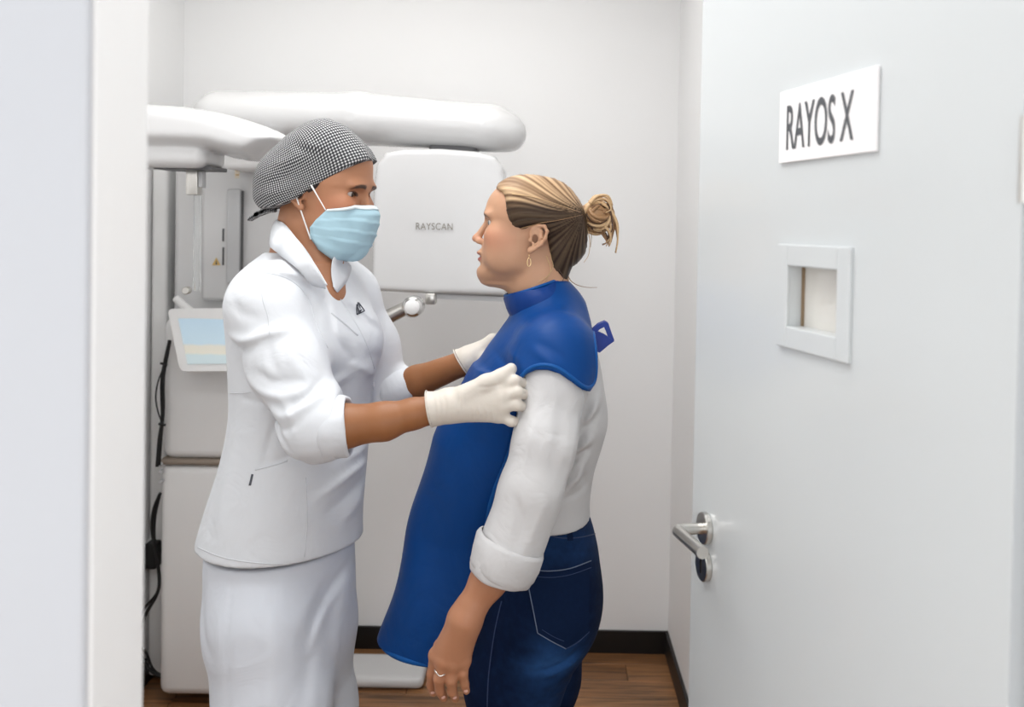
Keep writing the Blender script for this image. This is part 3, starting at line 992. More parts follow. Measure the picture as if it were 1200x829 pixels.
def head_prims(S, F, full=True, jowl=1.0, ear_dz=0.0, ear_dx=0.0, ex=0.0, lid=4.6, nose=0.0):
    """face and skull in head-local mm (x forward, y left, z up)"""
    def e(c, r): return ell(np.array(c) * mm, np.array(r) * mm * np.ones(3), F)
    def c_(a, b, ra, rb, sq=None): return cone(np.array(a) * mm, np.array(b) * mm, ra * mm, rb * mm, sq, F)
    S.add(e((-6, 0, 24), (93, 74, 71)))
    st = [(72, 64, 60, 58), (56, 77, 72, 64), (38, 85, 78, 68.5), (16, 88, 76, 69.5), (3, 84.5, 72, 69), (-12, 83.5, 66, 68),
          (-30, 88, 60, 66.5), (-46, 95.5, 52, 63), (-62, 98.5, 46, 59.5), (-76, 97.5, 40, 56), (-90, 96, 34, 51), (-102, 96, 28, 43), (-112, 90, 24, 33), (-119, 78, 20, 22)]
    rows = []
    for z, xf, xb, w in st:
        xc = xf - 62 - 10 * (z < -80)
        rows.append((z * mm, xc * mm, 0, (xf - xc) * mm, (xc + xb) * mm if (xc + xb) > 15 else 0.015, w * mm))
    S.add(loft(rows, 0, 2.15, F), 0.012)
    for s in (1, -1):
        S.add(e((62, s * 40, -26), (26, 24, 24)), 0.02)           # cheek
        S.add(e((79, s * 27, 17), (11, 24, 7)), 0.014)            # brow ridge
        S.add(e((46, s * 48, -72), (30, 12, 24)), 0.03)           # jaw
    S.add(e((84, 0, -100), (17, 19, 14)), 0.02)                   # chin
    S.add(c_((20, 0, -112), (72, 0, -112), 34 * jowl, 18 * jowl), 0.03)   # soft under-chin
    for s in (1, -1):
        S.cut(e((99 + ex, s * 30, 2), (15, 17, 9)), 0.011)             # eye socket
        S.add(e((73.5 + ex, s * 31, 0), (13.2, 13.6, 12.6)), 0.004)    # lids
        S.cut(e((86 + ex, s * 33.5, -0.5), (15, 15, lid)), 0.0015)     # lid opening
    # nose
    S.add(c_((84, 0, 4), (104 + nose, 0, -28), 5.5, 7.5), 0.010)
    S.add(e((108.5 + nose, 0, -33), (9.0, 9.0, 7.6)), 0.007)
    for s in (1, -1):
        S.add(e((100, s * 10.5, -38), (9, 6, 6.5)), 0.006)
        S.cut(e((105, s * 5.5, -43.5), (5, 2.8, 3.6)), 0.002)
    # mouth
    S.add(e((97.5, 0, -61.5), (9.5, 23, 5.6)), 0.007)
    S.add(e((95, 0, -76), (9.8, 20, 6.4)), 0.007)
    S.cut(e((107, 0, -69), (10, 24, 1.6)), 0.003)
    S.cut(e((107, 0, -85.5), (8, 16, 4)), 0.008)
    S.cut(e((109, 0, -52), (6, 4, 6)), 0.006)
    # ears
    for s in ((1, -1) if full else ()):
        def q(x, z, o=0): return ((x + ear_dx * (z + 57) / 53.0) * mm, s * (68 + 9 * max(0, -x) / 30.0 + o) * mm, (z + ear_dz) * mm)
        S.add(ell(q(-13, -28, -1), (14 * mm, 3.6 * mm, 22 * mm), F), 0.006)
        rim = [(2, -24), (2, -11), (-7, -4), (-20, -5), (-28, -15), (-29, -29), (-24, -42), (-14, -51), (-6, -57)]
        for (a, b) in zip(rim, rim[1:]): S.add(cone(q(*a, 1.5), q(*b, 1.5), 3.4 * mm, 3.4 * mm, None, F), 0.003)
        inner = [(-9, -12), (-17, -16), (-20, -27), (-16, -38), (-9, -44)]
        for (a, b) in zip(inner, inner[1:]): S.add(cone(q(*a, 0.5), q(*b, 0.5), 2.6 * mm, 2.6 * mm, None, F), 0.002)
        S.add(ell(q(-6, -53, 0), (6.5 * mm, 4 * mm, 7 * mm), F), 0.004)
        S.add(ell(q(0, -34, 0), (4.5 * mm, 4 * mm, 6 * mm), F), 0.003)
        S.cut(ell(q(-9, -31, 1), (6 * mm, 6 * mm, 8 * mm), F), 0.002)

def skin_col(V, F, base, lip, brow, browcol, jaw_shift=0.0):
    base = np.array(s2l(base)); lip = np.array(s2l(lip)); bc = np.array(s2l(browcol))
    L = np.stack(F.loc(V[:, 0], V[:, 1], V[:, 2]), 1) / mm
    C = np.repeat(base[None], len(V), 0)
    C *= (1 + 0.05 * vnoise(V, 60, 3))[:, None]
    head = (L[:, 0] > 20) & (L[:, 2] > -125) & (L[:, 2] < 90) & (np.abs(L[:, 1]) < 85)
    x, y, z = L.T
    red = np.exp(-(((x - 62) / 40) ** 2 + ((np.abs(y) - 50) / 25) ** 2 + ((z + 32) / 24) ** 2)) * head
    red += 0.8 * np.exp(-(((x - 110) / 14) ** 2 + (y / 14) ** 2 + ((z + 34) / 10) ** 2)) * head
    C = C * (1 + red[:, None] * np.array([0.05, -0.16, -0.16]))
    ml = head * (smoothstep(90, 95, x)) * smoothstep(25, 19, np.abs(y)) * np.clip(smoothstep(-84.5, -80, z) * smoothstep(-56, -59.5, z) , 0, 1)
    ml = ml * smoothstep(1.0, 0.55, np.abs((z + 69.5) / (13.5 - 0.0125 * y * y * 0.9)) ** 2)
    C = C * (1 - ml[:, None]) + lip * ml[:, None]
    dk = head * smoothstep(94, 97, x) * (np.abs(y) < 22) * smoothstep(1.8, 0.6, np.abs(z + 69.2))
    C = C * (1 - 0.75 * dk[:, None])
    if brow:
        zb = 17.5 - 0.010 * (np.abs(y) - 26) ** 2
        bm_ = head * (x > 52) * smoothstep(10, 14, np.abs(y)) * smoothstep(52, 44, np.abs(y)) * smoothstep(5.0, 2.6, np.abs(z - zb))
        C = C * (1 - 0.9 * bm_[:, None]) + bc * 0.9 * bm_[:, None]
    # lash line around the lid opening
    q = ((np.abs(y) - 32) / 13.5) ** 2 + ((z + 0.2) / 5.8) ** 2
    la = head * (x > 56) * smoothstep(0.5, 0.2, np.abs(q - 0.95)) * (z > -3.0)
    C = C * (1 - 0.85 * la[:, None]) + np.array(s2l((40, 28, 24))) * 0.85 * la[:, None]
    return np.clip(C, 0, 1)

def eye_mat(name, iris):
    return mat(name, iris, 0.15, noise=0.01, attr='Col', coat=0.5)
def eyeball(F, side, parent, m, iris, gaze=(1, 0, 0), ex=0.0):
    g = np.array(gaze, float); g /= np.linalg.norm(g)
    c = np.array((73.5 + ex, side * 31, 0)) * mm
    r = 12.2 * mm
    nu, nv = 40, 20
    V = []
    ax_ = F.M.T @ g
    for i in range(nv + 1):
        th = math.pi * i / nv
        for k in range(nu):
            ph = 2 * math.pi * k / nu
            V.append((math.sin(th) * math.cos(ph), math.sin(th) * math.sin(ph), math.cos(th)))
    V = np.array(V)
    a = np.cross(ax_, (0, 0, 1)); a /= np.linalg.norm(a)
    b = np.cross(ax_, a)
    Vw = V[:, :1] * a + V[:, 1:2] * b + V[:, 2:] * ax_
    bul = 1 + 0.05 * np.exp(-((1 - V[:, 2]) / 0.08) ** 2)
    pos = F.world(c) + Vw * r * F.s * bul[:, None]
    d = np.degrees(np.arccos(np.clip(V[:, 2], -1, 1)))
    col = np.where((d < 12)[:, None], np.array(s2l((14, 11, 10))), np.where((d < 28)[:, None], np.array(s2l(iris)), np.array(s2l((214, 206, 200)))))
    Q = []
    for i in range(nv):
        for k in range(nu):
            Q.append((i * nu + k, i * nu + (k + 1) % nu, (i + 1) * nu + (k + 1) % nu, (i + 1) * nu + k))
    return npmesh('eye', pos, np.array(Q), m, parent, color=col)

def hand(S, wrist, mcps, fingers, radii, wr, k=0.012, palm_r=0.0135, grow=0.0):
    """palm from the wrist to the four knuckles, every finger a bent chain"""
    wrist = np.array(wrist)
    for mc in mcps[:4]:
        S.add(cone(wrist + (np.array(mc) - wrist) * 0.12, mc, wr + grow, palm_r + grow), k)
    for a, b in zip(mcps, mcps[1:4]):
        S.add(cone(a, b, palm_r * 0.92 + grow, palm_r * 0.92 + grow), 0.006)
    for ch, r in zip(fingers, radii):
        n = len(ch)
        rs = [r * (1.08 - 0.12 * i) + grow for i in range(n)]
        for i in range(n - 1):
            S.add(cone(ch[i], ch[i + 1], rs[i], rs[i + 1]), 0.004 if i else 0.007)

# ------------------------------------------------------------------ materials
M_skinW = mat('skin_fair', (214, 170, 146), 0.48, noise=0.02, nscale=120, bump=0.06, bscale=700, attr='Col', sss=0.12)
M_skinN = mat('skin_tan', (190, 140, 108), 0.48, noise=0.02, nscale=120, bump=0.06, bscale=700, attr='Col', sss=0.10)
M_tunic = mat('white_uniform_cloth', (222, 225, 229), 0.75, noise=0.012, nscale=20, bump=0.10, bscale=1400, sheen=0.05, crumple=0.35, cscale=11)
M_tseam = mat('white_uniform_seam', (212, 215, 219), 0.8, noise=0.02)
M_trous = mat('white_trouser_cloth', (224, 229, 237), 0.78, noise=0.012, nscale=20, bump=0.10, bscale=1400, crumple=0.35, cscale=9)
M_glove = mat('latex_glove', (214, 206, 195), 0.5, noise=0.02, nscale=60, bump=0.12, bscale=260, sss=0.05)
M_shirt = mat('white_shirt_cotton', (206, 205, 205), 0.8, noise=0.012, nscale=25, bump=0.12, bscale=900, crumple=0.38, cscale=15)
M_mask = mat('surgical_mask_blue', (176, 210, 223), 0.8, noise=0.02, nscale=60, bump=0.06, bscale=900)
M_loop = mat('mask_white_elastic', (244, 243, 242), 0.7)
M_apron = mat('blue_lead_vinyl', (4, 62, 127), 0.46, spec=0.2, noise=0.03, nscale=14, bump=0.05, bscale=120, crumple=0.22, cscale=10)
M_apbind = mat('blue_apron_binding', (12, 80, 148), 0.45, spec=0.25, noise=0.04)
M_silver = mat('silver', (224, 222, 216), 0.18, metal=1.0)
M_shoe = mat('white_leather', (235, 235, 234), 0.5, noise=0.02)
M_shoeb = mat('black_leather', (28, 26, 26), 0.45, noise=0.05)

# ================================================================== PATIENT (fair hair, blue apron)
YP = 2.05
pat = empty('person', (W(625, 600, YP).x, YP, 0))
tag(pat, 'woman in white shirt and dark jeans with fair hair in a bun, standing in profile', 'person')
psi = math.radians(2)
FP = Frame(WA(620, 262, YP), (-math.cos(psi), math.sin(psi), 0.0))

# --- body: head, neck, slim trunk, legs, both arms and hands
S = Sdf()
sh_n, el_n, wr_n = WA(652, 428, 1.88), WA(627, 562, 1.80), WA(553, 712, 1.775)
sh_f = WA(640, 420, 2.23)
# trunk
zc = lambda py: WA(640, py, YP)[2]
def pst(py, pl, pr, b, Y=YP):
    A, B = WA(pl, py, Y), WA(pr, py, Y)
    return ((A[2] + B[2]) / 2, (A[0] + B[0]) / 2, Y, (B[0] - A[0]) / 2, (B[0] - A[0]) / 2, b)
S.add(loft([pst(372, 618, 680, .10), pst(400, 602, 690, .14), pst(450, 592, 696, .15), pst(500, 590, 694, .14), pst(560, 590, 684, .125),
            pst(610, 588, 686, .13), pst(660, 590, 680, .13), pst(720, 592, 676, .13), pst(770, 596, 660, .11)]))
S.add(cone(WA(640, 392, YP), WA(627, 318, YP), 0.062, 0.053), 0.03)        # neck
S.add(cone(WA(640, 345, YP), WA(638, 295, YP), 0.042, 0.046), 0.03)
S.add(cone(sh_n, sh_f, 0.05, 0.05), 0.03)
head_prims(S, FP, True, 0.92, 0, -15, -4, 5.2)
# legs (inside the jeans)
for s, Yl, xk in ((-1, 1.955, 606), (1, 2.145, 628)):
    hip = WA(630, 745, Yl)
    S.chain([hip, np.array([WA(xk, 745, Yl)[0], Yl, 0.48]), np.array([WA(xk + 14, 745, Yl)[0], Yl, 0.09])], [.06, .045, .036], 0.03)
# near arm
S.chain([sh_n, el_n], [.048, .042], 0.02)
fa1 = WA(574, 678, 1.785)
S.add(cone(el_n, fa1, .042, .0310), 0.02)
S.add(cone(fa1, WA(550, 716, 1.777), .0310, .0270, ((0.3, 1, 0), 1.08)), 0.02)
wr = WA(546, 723, 1.776)
def T(*a): return WA(*a)
mc = [T(511, 768, 1.790), T(520, 775, 1.776), T(532, 777, 1.772), T(543.5, 774, 1.775)]
fing = [
    [mc[0], T(506.5, 790, 1.797), T(505.5, 803, 1.808), T(508, 812, 1.817)],
    [mc[1], T(514.5, 796, 1.776), T(515.5, 810, 1.784), T(520, 818, 1.794)],
    [mc[2], T(529.0, 798, 1.771), T(530.0, 811, 1.779), T(533.5, 818.5, 1.789)],
    [mc[3], T(542.5, 790, 1.772), T(544.5, 802, 1.777), T(546.5, 810, 1.784)],
]
S.add(cone(T(550, 716, 1.777), wr, .0270, .0262, ((0.3, 1, 0), 1.15)), 0.012)
hand(S, wr, mc, fing, [.0104, .0107, .0104, .0094], 0.0225, 0.018, 0.0130)
# thumb on the far, front side of the palm
S.chain([T(538, 735, 1.80), T(517, 758, 1.822), T(510, 778, 1.832), T(509, 793, 1.836)], [.016, .0125, .0108, .009], 0.010)
# far arm, hanging behind the apron
S.chain([sh_f, WA(622, 560, 2.29), WA(585, 690, 2.27), WA(570, 725, 2.26)], [.048, .040, .028, .024], 0.02)
fm = [T(552, 765, 2.25), T(560, 769, 2.262), T(568, 769, 2.268), T(576, 765, 2.265)]
ff = [[a, a + np.array([-.012, .0, -.035]), a + np.array([-.014, -.012, -.06]), a + np.array([-.01, -.02, -.075])] for a in fm]
hand(S, WA(569, 728, 2.26), fm, ff, [.009, .0095, .009, .008], 0.02, 0.014, 0.0125)
S.chain([T(558, 738, 2.25), T(548, 757, 2.23), T(546, 775, 2.222)], [.015, .012, .009], 0.01)
zh = float(WA(620, 345, YP)[2]); zb = float(WA(600, 660, 1.8)[2])
def pcol(V):
    C = skin_col(V, FP, (190, 146, 116), (164, 96, 86), True, (112, 84, 66))
    arm = V[:, 2] < zb + 0.02
    tan = np.array(s2l((178, 124, 92)))
    C = np.where(arm[:, None], C * (tan / np.array(s2l((190, 146, 116))))[None], C)
    return C
pb, pVQ = sdfobj('body', S, 0.0022, M_skinW, pat, colorfn=pcol, it=1,
                 zres=[(-1, float(WA(600, 830, 1.8)[2]), .012), (zb + .03, zh - .05, .006)])
for s in (1, -1):
    eyeball(FP, s, pat, eye_mat('eye_surface', (96, 108, 104)), (96, 108, 104), (1, 0.06, -0.03), -4)
# finger nails and ring
pB = bvh_of(pVQ)
M_nail = mat('nail', (232, 190, 176), 0.25, noise=0.01)
for (x, y) in ((507, 814), (519.5, 819.5), (533, 820), (546, 812)):
    r = onsurf(pB, x, y - 1.5, 0.0)
    if r:
        MB().lathe(r[0] - r[1] * 0.001, r[1], [(.0030, 0), (.0040, .0008), (.0036, .0014), (.0015, .0018)], 12).build('finger_nail', M_nail, pat, smooth=True)
A, B = fing[1][0], fing[1][1]
tdir = (B - A) / np.linalg.norm(B - A)
cR = A + (B - A) * 0.55
ua = np.cross(tdir, (0, 1, 0)); ua /= np.linalg.norm(ua); ub = np.cross(tdir, ua)
rp = []
for k in range(36):
    t = 2 * math.pi * k / 36
    v = 0.0045 * max(0, 1 - abs(((t - 1.5 * math.pi + math.pi) % (2 * math.pi)) - math.pi) / 0.8)
    dirv = ua * math.cos(t) + ub * math.sin(t)
    rp.append(cR + dirv * 0.0119 + tdir * (0.0045 * max(0, 1 - abs(math.atan2(dirv[0], -dirv[1])) / 0.8)))
MB().tube([Vector(p) for p in rp], 0.0013, 8, closed=True).build('finger_ring', M_silver, pat, smooth='all')
# earring
ep = FP.world(np.array((-5, 72, -61)) * mm)
pts = [ep + np.array((0.0035 * math.sin(t), 0, -0.008 - 0.0085 * (1 - math.cos(t)) / 1.0)) for t in np.linspace(0, 2 * math.pi, 20)[:-1]]
er = MB().tube([Vector(p) for p in pts], 0.0010, 6, closed=True)
er.tube([Vector(ep), Vector(ep + np.array((0, 0, -0.0085)))], 0.0009, 6)
er.build('earring', mat('gold', (226, 196, 150), 0.2, metal=1.0), pat, smooth='all')

# --- hair
hs = Sdf()
hair_poly = [(580.5, 220), (585, 213), (593, 208), (607, 204), (627, 203.5), (650, 207), (667, 215.5), (677, 228), (685, 243), (689, 256), (690.5, 278), (688.5, 297), (678, 310),
             (670, 315), (666, 328), (656, 336), (640, 332), (641, 318), (645, 304), (643, 290), (640, 276), (635, 267), (628, 264.5), (621, 267), (618, 271), (610, 273.5), (602, 271.5),
             (597, 262), (594, 250), (593.5, 240), (592, 231), (588, 225)]
hp = pxpoly(hair_poly, YP - 0.03, 2)
HP = np.array(hp)
hs.add(ell(np.array((-8, 0, 26)) * mm, np.array((101, 81, 78)) * mm, FP))
hs.add(ell(np.array((-70, 0, 2)) * mm, np.array((52, 62, 50)) * mm, FP), 0.03)
hs.add(ell(np.array((-84, 0, -40)) * mm, np.array((38, 50, 48)) * mm, FP), 0.03)
hs.add(ell(np.array((-55, 0, -60)) * mm, np.array((34, 50, 52)) * mm, FP), 0.03)
hs.add(cone(np.array((-52, 0, -70)) * mm, np.array((-60, 0, -125)) * mm, .042, .030, None, FP), 0.02)
hs.add(ell(np.array((20, 0, 40)) * mm, np.array((70, 77.5, 62)) * mm, FP), 0.02)
def hclip(X, Y, Z):
    return poly2(HP, X, Z) + 0 * Y
hs.inter(anyfn((-9,) * 3, (9,) * 3, hclip), 0.012)
bun = WA(699, 254, YP - .01)
root = WA(684, 250, YP)
def strand_ang(V):
    dx, dz = V[:, 0] - root[0], V[:, 2] - root[2]
    return np.arctan2(dz, -dx), np.hypot(dx, dz)
def hpost(V):
    # combed grooves running to the bun
    a, r = strand_ang(V)
    a = a + 0.6 * V[:, 1] + 0.06 * np.sin(V[:, 0] * 40)
    g = 0.4 * np.sin(a * 33 + 5 * np.sin(a * 5.3)) + 0.35 * np.sin(a * 83 + 4 * np.sin(a * 11)) + 0.35 * np.sin(a * 151 + 3 * np.sin(a * 17))
    c0 = FP.world((0, 0, 0.01))
    n = V - c0; n /= np.linalg.norm(n, axis=1)[:, None]
    return V + n * (0.0009 * g * smoothstep(0.0, 0.05, r))[:, None]
def streak(a, seed, fr):
    r_ = np.random.default_rng(seed)
    o = np.zeros_like(a)
    for i in range(9):
        f = fr * (0.5 + 1.9 * r_.random())
        o += np.sin(a * f + r_.uniform(0, 6.28) + 1.1 * np.sin(a * f * .37 + r_.uniform(0, 6)))
    return o / 4.0
def hcol(V):
    a, r = strand_ang(V)
    L = np.stack(FP.loc(V[:, 0], V[:, 1], V[:, 2]), 1) / mm
    st = streak(a + 0.05 * np.sin(V[:, 0] * 30) + 1.2 * V[:, 1], 5, 30)
    dark = np.array(s2l((46, 33, 26))) * (1 + 0.35 * np.clip(streak(a + 2.2 * V[:, 1], 8, 60), -1, 1.5))[:, None]; mid = np.array(s2l((122, 92, 68))); light = np.array(s2l((216, 184, 146)))
    up = smoothstep(22, 62, L[:, 2] + 10 * st)           # highlights dyed on the crown
    base = dark * (1 - up[:, None]) + mid[None] * up[:, None]
    hl = np.clip(0.45 + 0.65 * st, 0, 1) * (0.13 + 0.82 * up)
    neck = smoothstep(-40, -75, L[:, 2]) * smoothstep(-40, -20, L[:, 0])
    return np.clip(base * (1 - hl[:, None]) + light * hl[:, None], 0, 1)
M_hair = mat('fair_hair', (150, 115, 85), 0.42, noise=0.12, nscale=40, attr='Col', spec=0.2, stretch=(1, 1, 3))
ho, hVQ = sdfobj('hair', hs, 0.0025, M_hair, pat, colorfn=hcol, it=2, post=hpost)
# bun: wound locks
def lockcol(t): return s2l(t)
M_lockA = mat('hair_lock_light', (204, 170, 128), 0.42, noise=0.22, nscale=30, stretch=(1, 1, 6))
M_lockB = mat('hair_lock_mid', (150, 114, 78), 0.42, noise=0.22, nscale=30, stretch=(1, 1, 6))
M_lockC = mat('hair_lock_dark', (84, 60, 44), 0.42, noise=0.2, nscale=30, stretch=(1, 1, 6))
LM = [M_lockA, M_lockB, M_lockC]
hr = np.random.default_rng(11)
bc = WA(699, 255, YP)
core = Sdf().add(ell(bc, (0.026, 0.028, 0.028))).add(cone(root, bc, 0.016, 0.02), 0.015)
sdfobj('bun', core, 0.003, M_lockB, ho, it=2)
for i in range(46):
    # each lock is wound round the bun on a tilted circle
    ax_ = np.array((hr.normal(0, .55), -1.0, hr.normal(0, .55))); ax_ /= np.linalg.norm(ax_)
    u_ = np.cross(ax_, (0.3, 0.1, 1)); u_ /= np.linalg.norm(u_); v_ = np.cross(ax_, u_)
    h0 = hr.uniform(-.015, .024); R = math.sqrt(max(.029 ** 2 - h0 ** 2, .009 ** 2)) * hr.uniform(.92, 1.08)
    a0 = hr.uniform(0, 6.28); span = hr.uniform(1.8, 4.4)
    pts = [bc + ax_ * h0 + (u_ * math.cos(a0 + span * t) + v_ * math.sin(a0 + span * t)) * R * (1 + .10 * math.sin(5 * t + i)) for t in np.linspace(0, 1, 12)]
    rs = [0.0020 + 0.0030 * math.sin(math.pi * k / 11) for k in range(12)]
    MB().tube([Vector(p) for p in smoothpath(pts, 2)], list(np.interp(np.linspace(0, 11, 23), range(12), rs)), 7).build('hair_lock', LM[[0, 1, 0, 1, 2][i % 5]], ho, smooth='all')
tails = [([(706, 240), (716, 246), (722, 262), (724, 280), (722, 296)], 0), ([(710, 246), (719, 258), (720, 272), (716, 284)], 1), ([(704, 262), (712, 270), (716, 280), (713, 288)], 0),
         ([(700, 266), (708, 274), (711, 283), (706, 287)], 1), ([(712, 238), (717, 250), (718, 266), (713, 280)], 2), ([(706, 250), (715, 262), (716, 276), (710, 286)], 0),
         ([(692, 240), (702, 233), (713, 235), (716, 244), (708, 250)], 0), ([(690, 238), (700, 230), (712, 231), (718, 240)], 0), ([(690, 262), (694, 266), (699, 270), (705, 272)], 0)]
for i, (tp, mi) in enumerate(tails):
    for q in range(3):
        dY = YP - 0.02 + 0.018 * q + hr.normal(0, .004)
        pts = [WA(x + hr.normal(0, 1.0), y + hr.normal(0, .8), dY) for x, y in tp]
        sp_ = smoothpath(pts, 4)
        n = len(sp_)
        MB().tube([Vector(p) for p in sp_], [0.0030 * (1 - 0.85 * k / n) * (0.9 + .4 * (mi == 0)) for k in range(n)], 6).build('hair_lock', LM[(mi + (q == 2)) % 3], ho, smooth='all')
wisps = [[(664, 318), (668, 328), (676, 334), (688, 337), (700, 337)], [(662, 318), (666, 330), (668, 340), (676, 345)], [(640, 300), (645, 316), (641, 326), (634, 334)], [(644, 296), (648, 312), (640, 325), (630, 331)],
         [(686, 262), (691, 280), (690, 298), (684, 308)], [(688, 256), (693, 274), (692, 290)], [(655, 316), (660, 326), (655, 334)], [(600, 228), (625, 231), (650, 239), (680, 249)], [(610, 268), (630, 262), (655, 258), (682, 252)]]
hB = bvh_of(hVQ, pVQ)
for i, tp in enumerate(wisps):
    pts = []
    for x, y in smoothpath(tp, 4):
        r = onsurf(hB, x, y, 0.0012)
        pts.append(r[0] if (r and i not in (0, 1, 4, 5) and r[0].y < 2.2) else W(x, y, YP - .02))
    MB().tube(pts, [0.0011 * (1 - .7 * k / len(pts)) for k in range(len(pts))], 5).build('hair_wisp', LM[[1, 1, 0, 0, 0, 1, 2, 0, 1][i]], ho, smooth='all')

# --- shirt
S = Sdf()
S.add(loft([pst(376, 616, 684, .11), pst(395, 600, 694, .15), pst(420, 588, 702, .165), pst(455, 580, 708, .17), pst(490, 575, 712, .17), pst(520, 577, 705, .165), pst(550, 580, 696, .155),
            pst(585, 580, 691, .150), pst(607, 580, 692, .150)], 0, 2.2))
S.chain([WA(655, 425, 1.895), WA(650, 450, 1.855), WA(640, 520, 1.815), WA(624, 575, 1.80), WA(592, 660, 1.79)], [.060, .060, .058, .0575, .060], 0.025)
S.chain([WA(645, 425, 2.21), WA(634, 500, 2.27), WA(622, 570, 2.285), WA(600, 650, 2.275)], [.062, .060, .056, .052], 0.03)
# folds
Yr = 1.85
for pts, w, h in [([(690, 465), (684, 500), (672, 545), (655, 590)], .010, -.012), ([(708, 472), (697, 492), (684, 505)], .009, .009), ([(706, 492), (694, 506), (682, 514)], .007, -.007), ([(700, 520), (685, 530), (668, 545)], .008, .010), ([(694, 535), (682, 541), (668, 556)], .006, -.008), ([(692, 548), (684, 560), (676, 575)], .006, .006), ([(688, 590), (686, 570), (690, 550)], .006, -.006),
                  ([(692, 560), (680, 570), (662, 585)], .008, .006), ([(690, 585), (675, 592), (655, 598)], .006, -.004), ([(630, 450), (622, 500), (612, 545)], .010, .004), ([(660, 450), (655, 500), (645, 540)], .012, -.004),
                  ([(602, 560), (612, 585), (610, 615)], .008, -.004), ([(640, 565), (628, 600), (612, 632)], .010, .004), 
                  ([(676, 480), (672, 520), (655, 575)], .006, .004)]:
    S.fold(pts, w, h, Yr, 1.98)
# neck hole, hem and sleeve ends
S.cut(cone(WA(640, 390, YP), WA(630, 340, YP), .056, .058), .004)
zhem = float(WA(670, 604, YP)[2])
def shirt_end(X, Y, Z):
    # open the cuffs: plane across each forearm; straight hem on the trunk
    a = WA(592, 655, 1.79); n = WA(580, 686, 1.79) - WA(600, 636, 1.79); n /= np.linalg.norm(n)
    return (X - a[0]) * n[0] + (Z - a[2]) * n[2] + 0 * Y
S.inter(anyfn((-9,) * 3, (9,) * 3, lambda X, Y, Z: np.where(np.abs(Y - YP) < 0.17, zhem - Z + 0 * X - 0.0, shirt_end(X, Y, Z) * 0.7 - 0.004)))
so, sVQ = sdfobj('shirt', S, 0.0042, M_shirt, pat, it=2)
# rolled cuff, two turned layers
def cuffs(pxA, pxB, Y, r0, r1, name, m, parent, th=0.004, seed=0, tilt=0.0):
    A, B = np.array(W(*pxA, Y)), np.array(W(*pxB, Y))
    t = (B - A) / np.linalg.norm(B - A)
    u = np.cross(t, (0, 1, 0)); u /= np.linalg.norm(u); v = np.cross(t, u)
    rows = []
    prof = [(-.02, r0 - .004), (0.0, r0), (.12, r0 + .003), (.5, (r0 + r1) / 2 + .003), (.88, r1 + .002), (1.0, r1), (1.03, r1 - .003), (1.0, r1 - .007), (.5, r1 - .008)]
    rr = np.random.default_rng(seed)
    ph = rr.uniform(0, 6, 4)
    for (s_, r) in prof:
        row_ = []
        for k in range(49):
            an = 2 * math.pi * k / 48
            wv = 0.0018 * math.sin(3 * an + ph[0] + 3 * s_) + 0.0012 * math.sin(7 * an + ph[1] + 5 * s_)
            sh = tilt * math.cos(an) + 0.04 * math.sin(2 * an + ph[2])
            row_.append(Vector(A + (B - A) * (s_ + sh * (s_ > 0.2)) + (u * math.cos(an) + v * math.sin(an) * 0.98) * (r + wv)))
        rows.append(row_)
    return MB().grid(rows).build(name, m, parent, smooth='all')
cuffs((600, 635), (585.5, 671), 1.79, .0625, .0600, 'sleeve_cuff', M_shirt, so, seed=4)
cuffs((596, 646), (583.5, 676), 1.79, .0595, .0565, 'sleeve_cuff', M_shirt, so, seed=9)
cuffs((606, 632), (590, 668), 2.275, .060, .056, 'sleeve_cuff', M_shirt, so, seed=5)
sB = bvh_of(sVQ)
seam('hem_seam', sB, [(655, 600), (670, 599.5), (685, 597)], .0009, M_tseam, so)
seam('armhole_seam', sB, [(681, 456), (684, 470), (680, 490)], .0009, M_tseam, so)

# --- jeans
J = Sdf()
J.add(loft([pst(603, 578, 690.5, .148), pst(622, 574, 696.5, .155), pst(650, 569, 702, .170), pst(690, 566, 703.5, .185), pst(722, 565, 698, .188), pst(745, 566, 688, .18), pst(762, 570, 672, .165)], 0, 2.25))
for Yl, xk, xa in ((1.955, 606, 618), (2.145, 634, 640)):
    top = WA(626 if Yl < 2 else 634, 735, Yl)
    mid = WA(602 if Yl < 2 else 626, 800, Yl)
    kn = np.array([WA(xk - 6, 745, Yl)[0], Yl, 0.48]); an = np.array([WA(xa, 745, Yl)[0], Yl, 0.085])
    J.chain([top, mid, kn, an], [.098, .0945, .062, .046], 0.03)
J.add(ell(WA(668, 705, 1.97), (.055, .085, .085)), 0.04)      # seat
J.add(ell(WA(668, 705, 2.13), (.055, .085, .085)), 0.04)
for pts, w, h in [([(678, 757), (664, 769), (645, 775), (625, 776)], .008, -.008), ([(680, 766), (660, 778), (636, 783)], .009, .005), ([(668, 776), (650, 785), (628, 788)], .006, -.004), ([(620, 748), (640, 756), (662, 752)], .008, .003),
                  ([(612, 690), (600, 720), (590, 760), (586, 829)], .006, -.003), ([(665, 790), (640, 796), (618, 797)], .008, .003)]:
    J.fold(pts, w, h, 1.90, 2.0)
J.cut(cone(WA(634, 590, YP), WA(634, 604, YP), .04, .04))
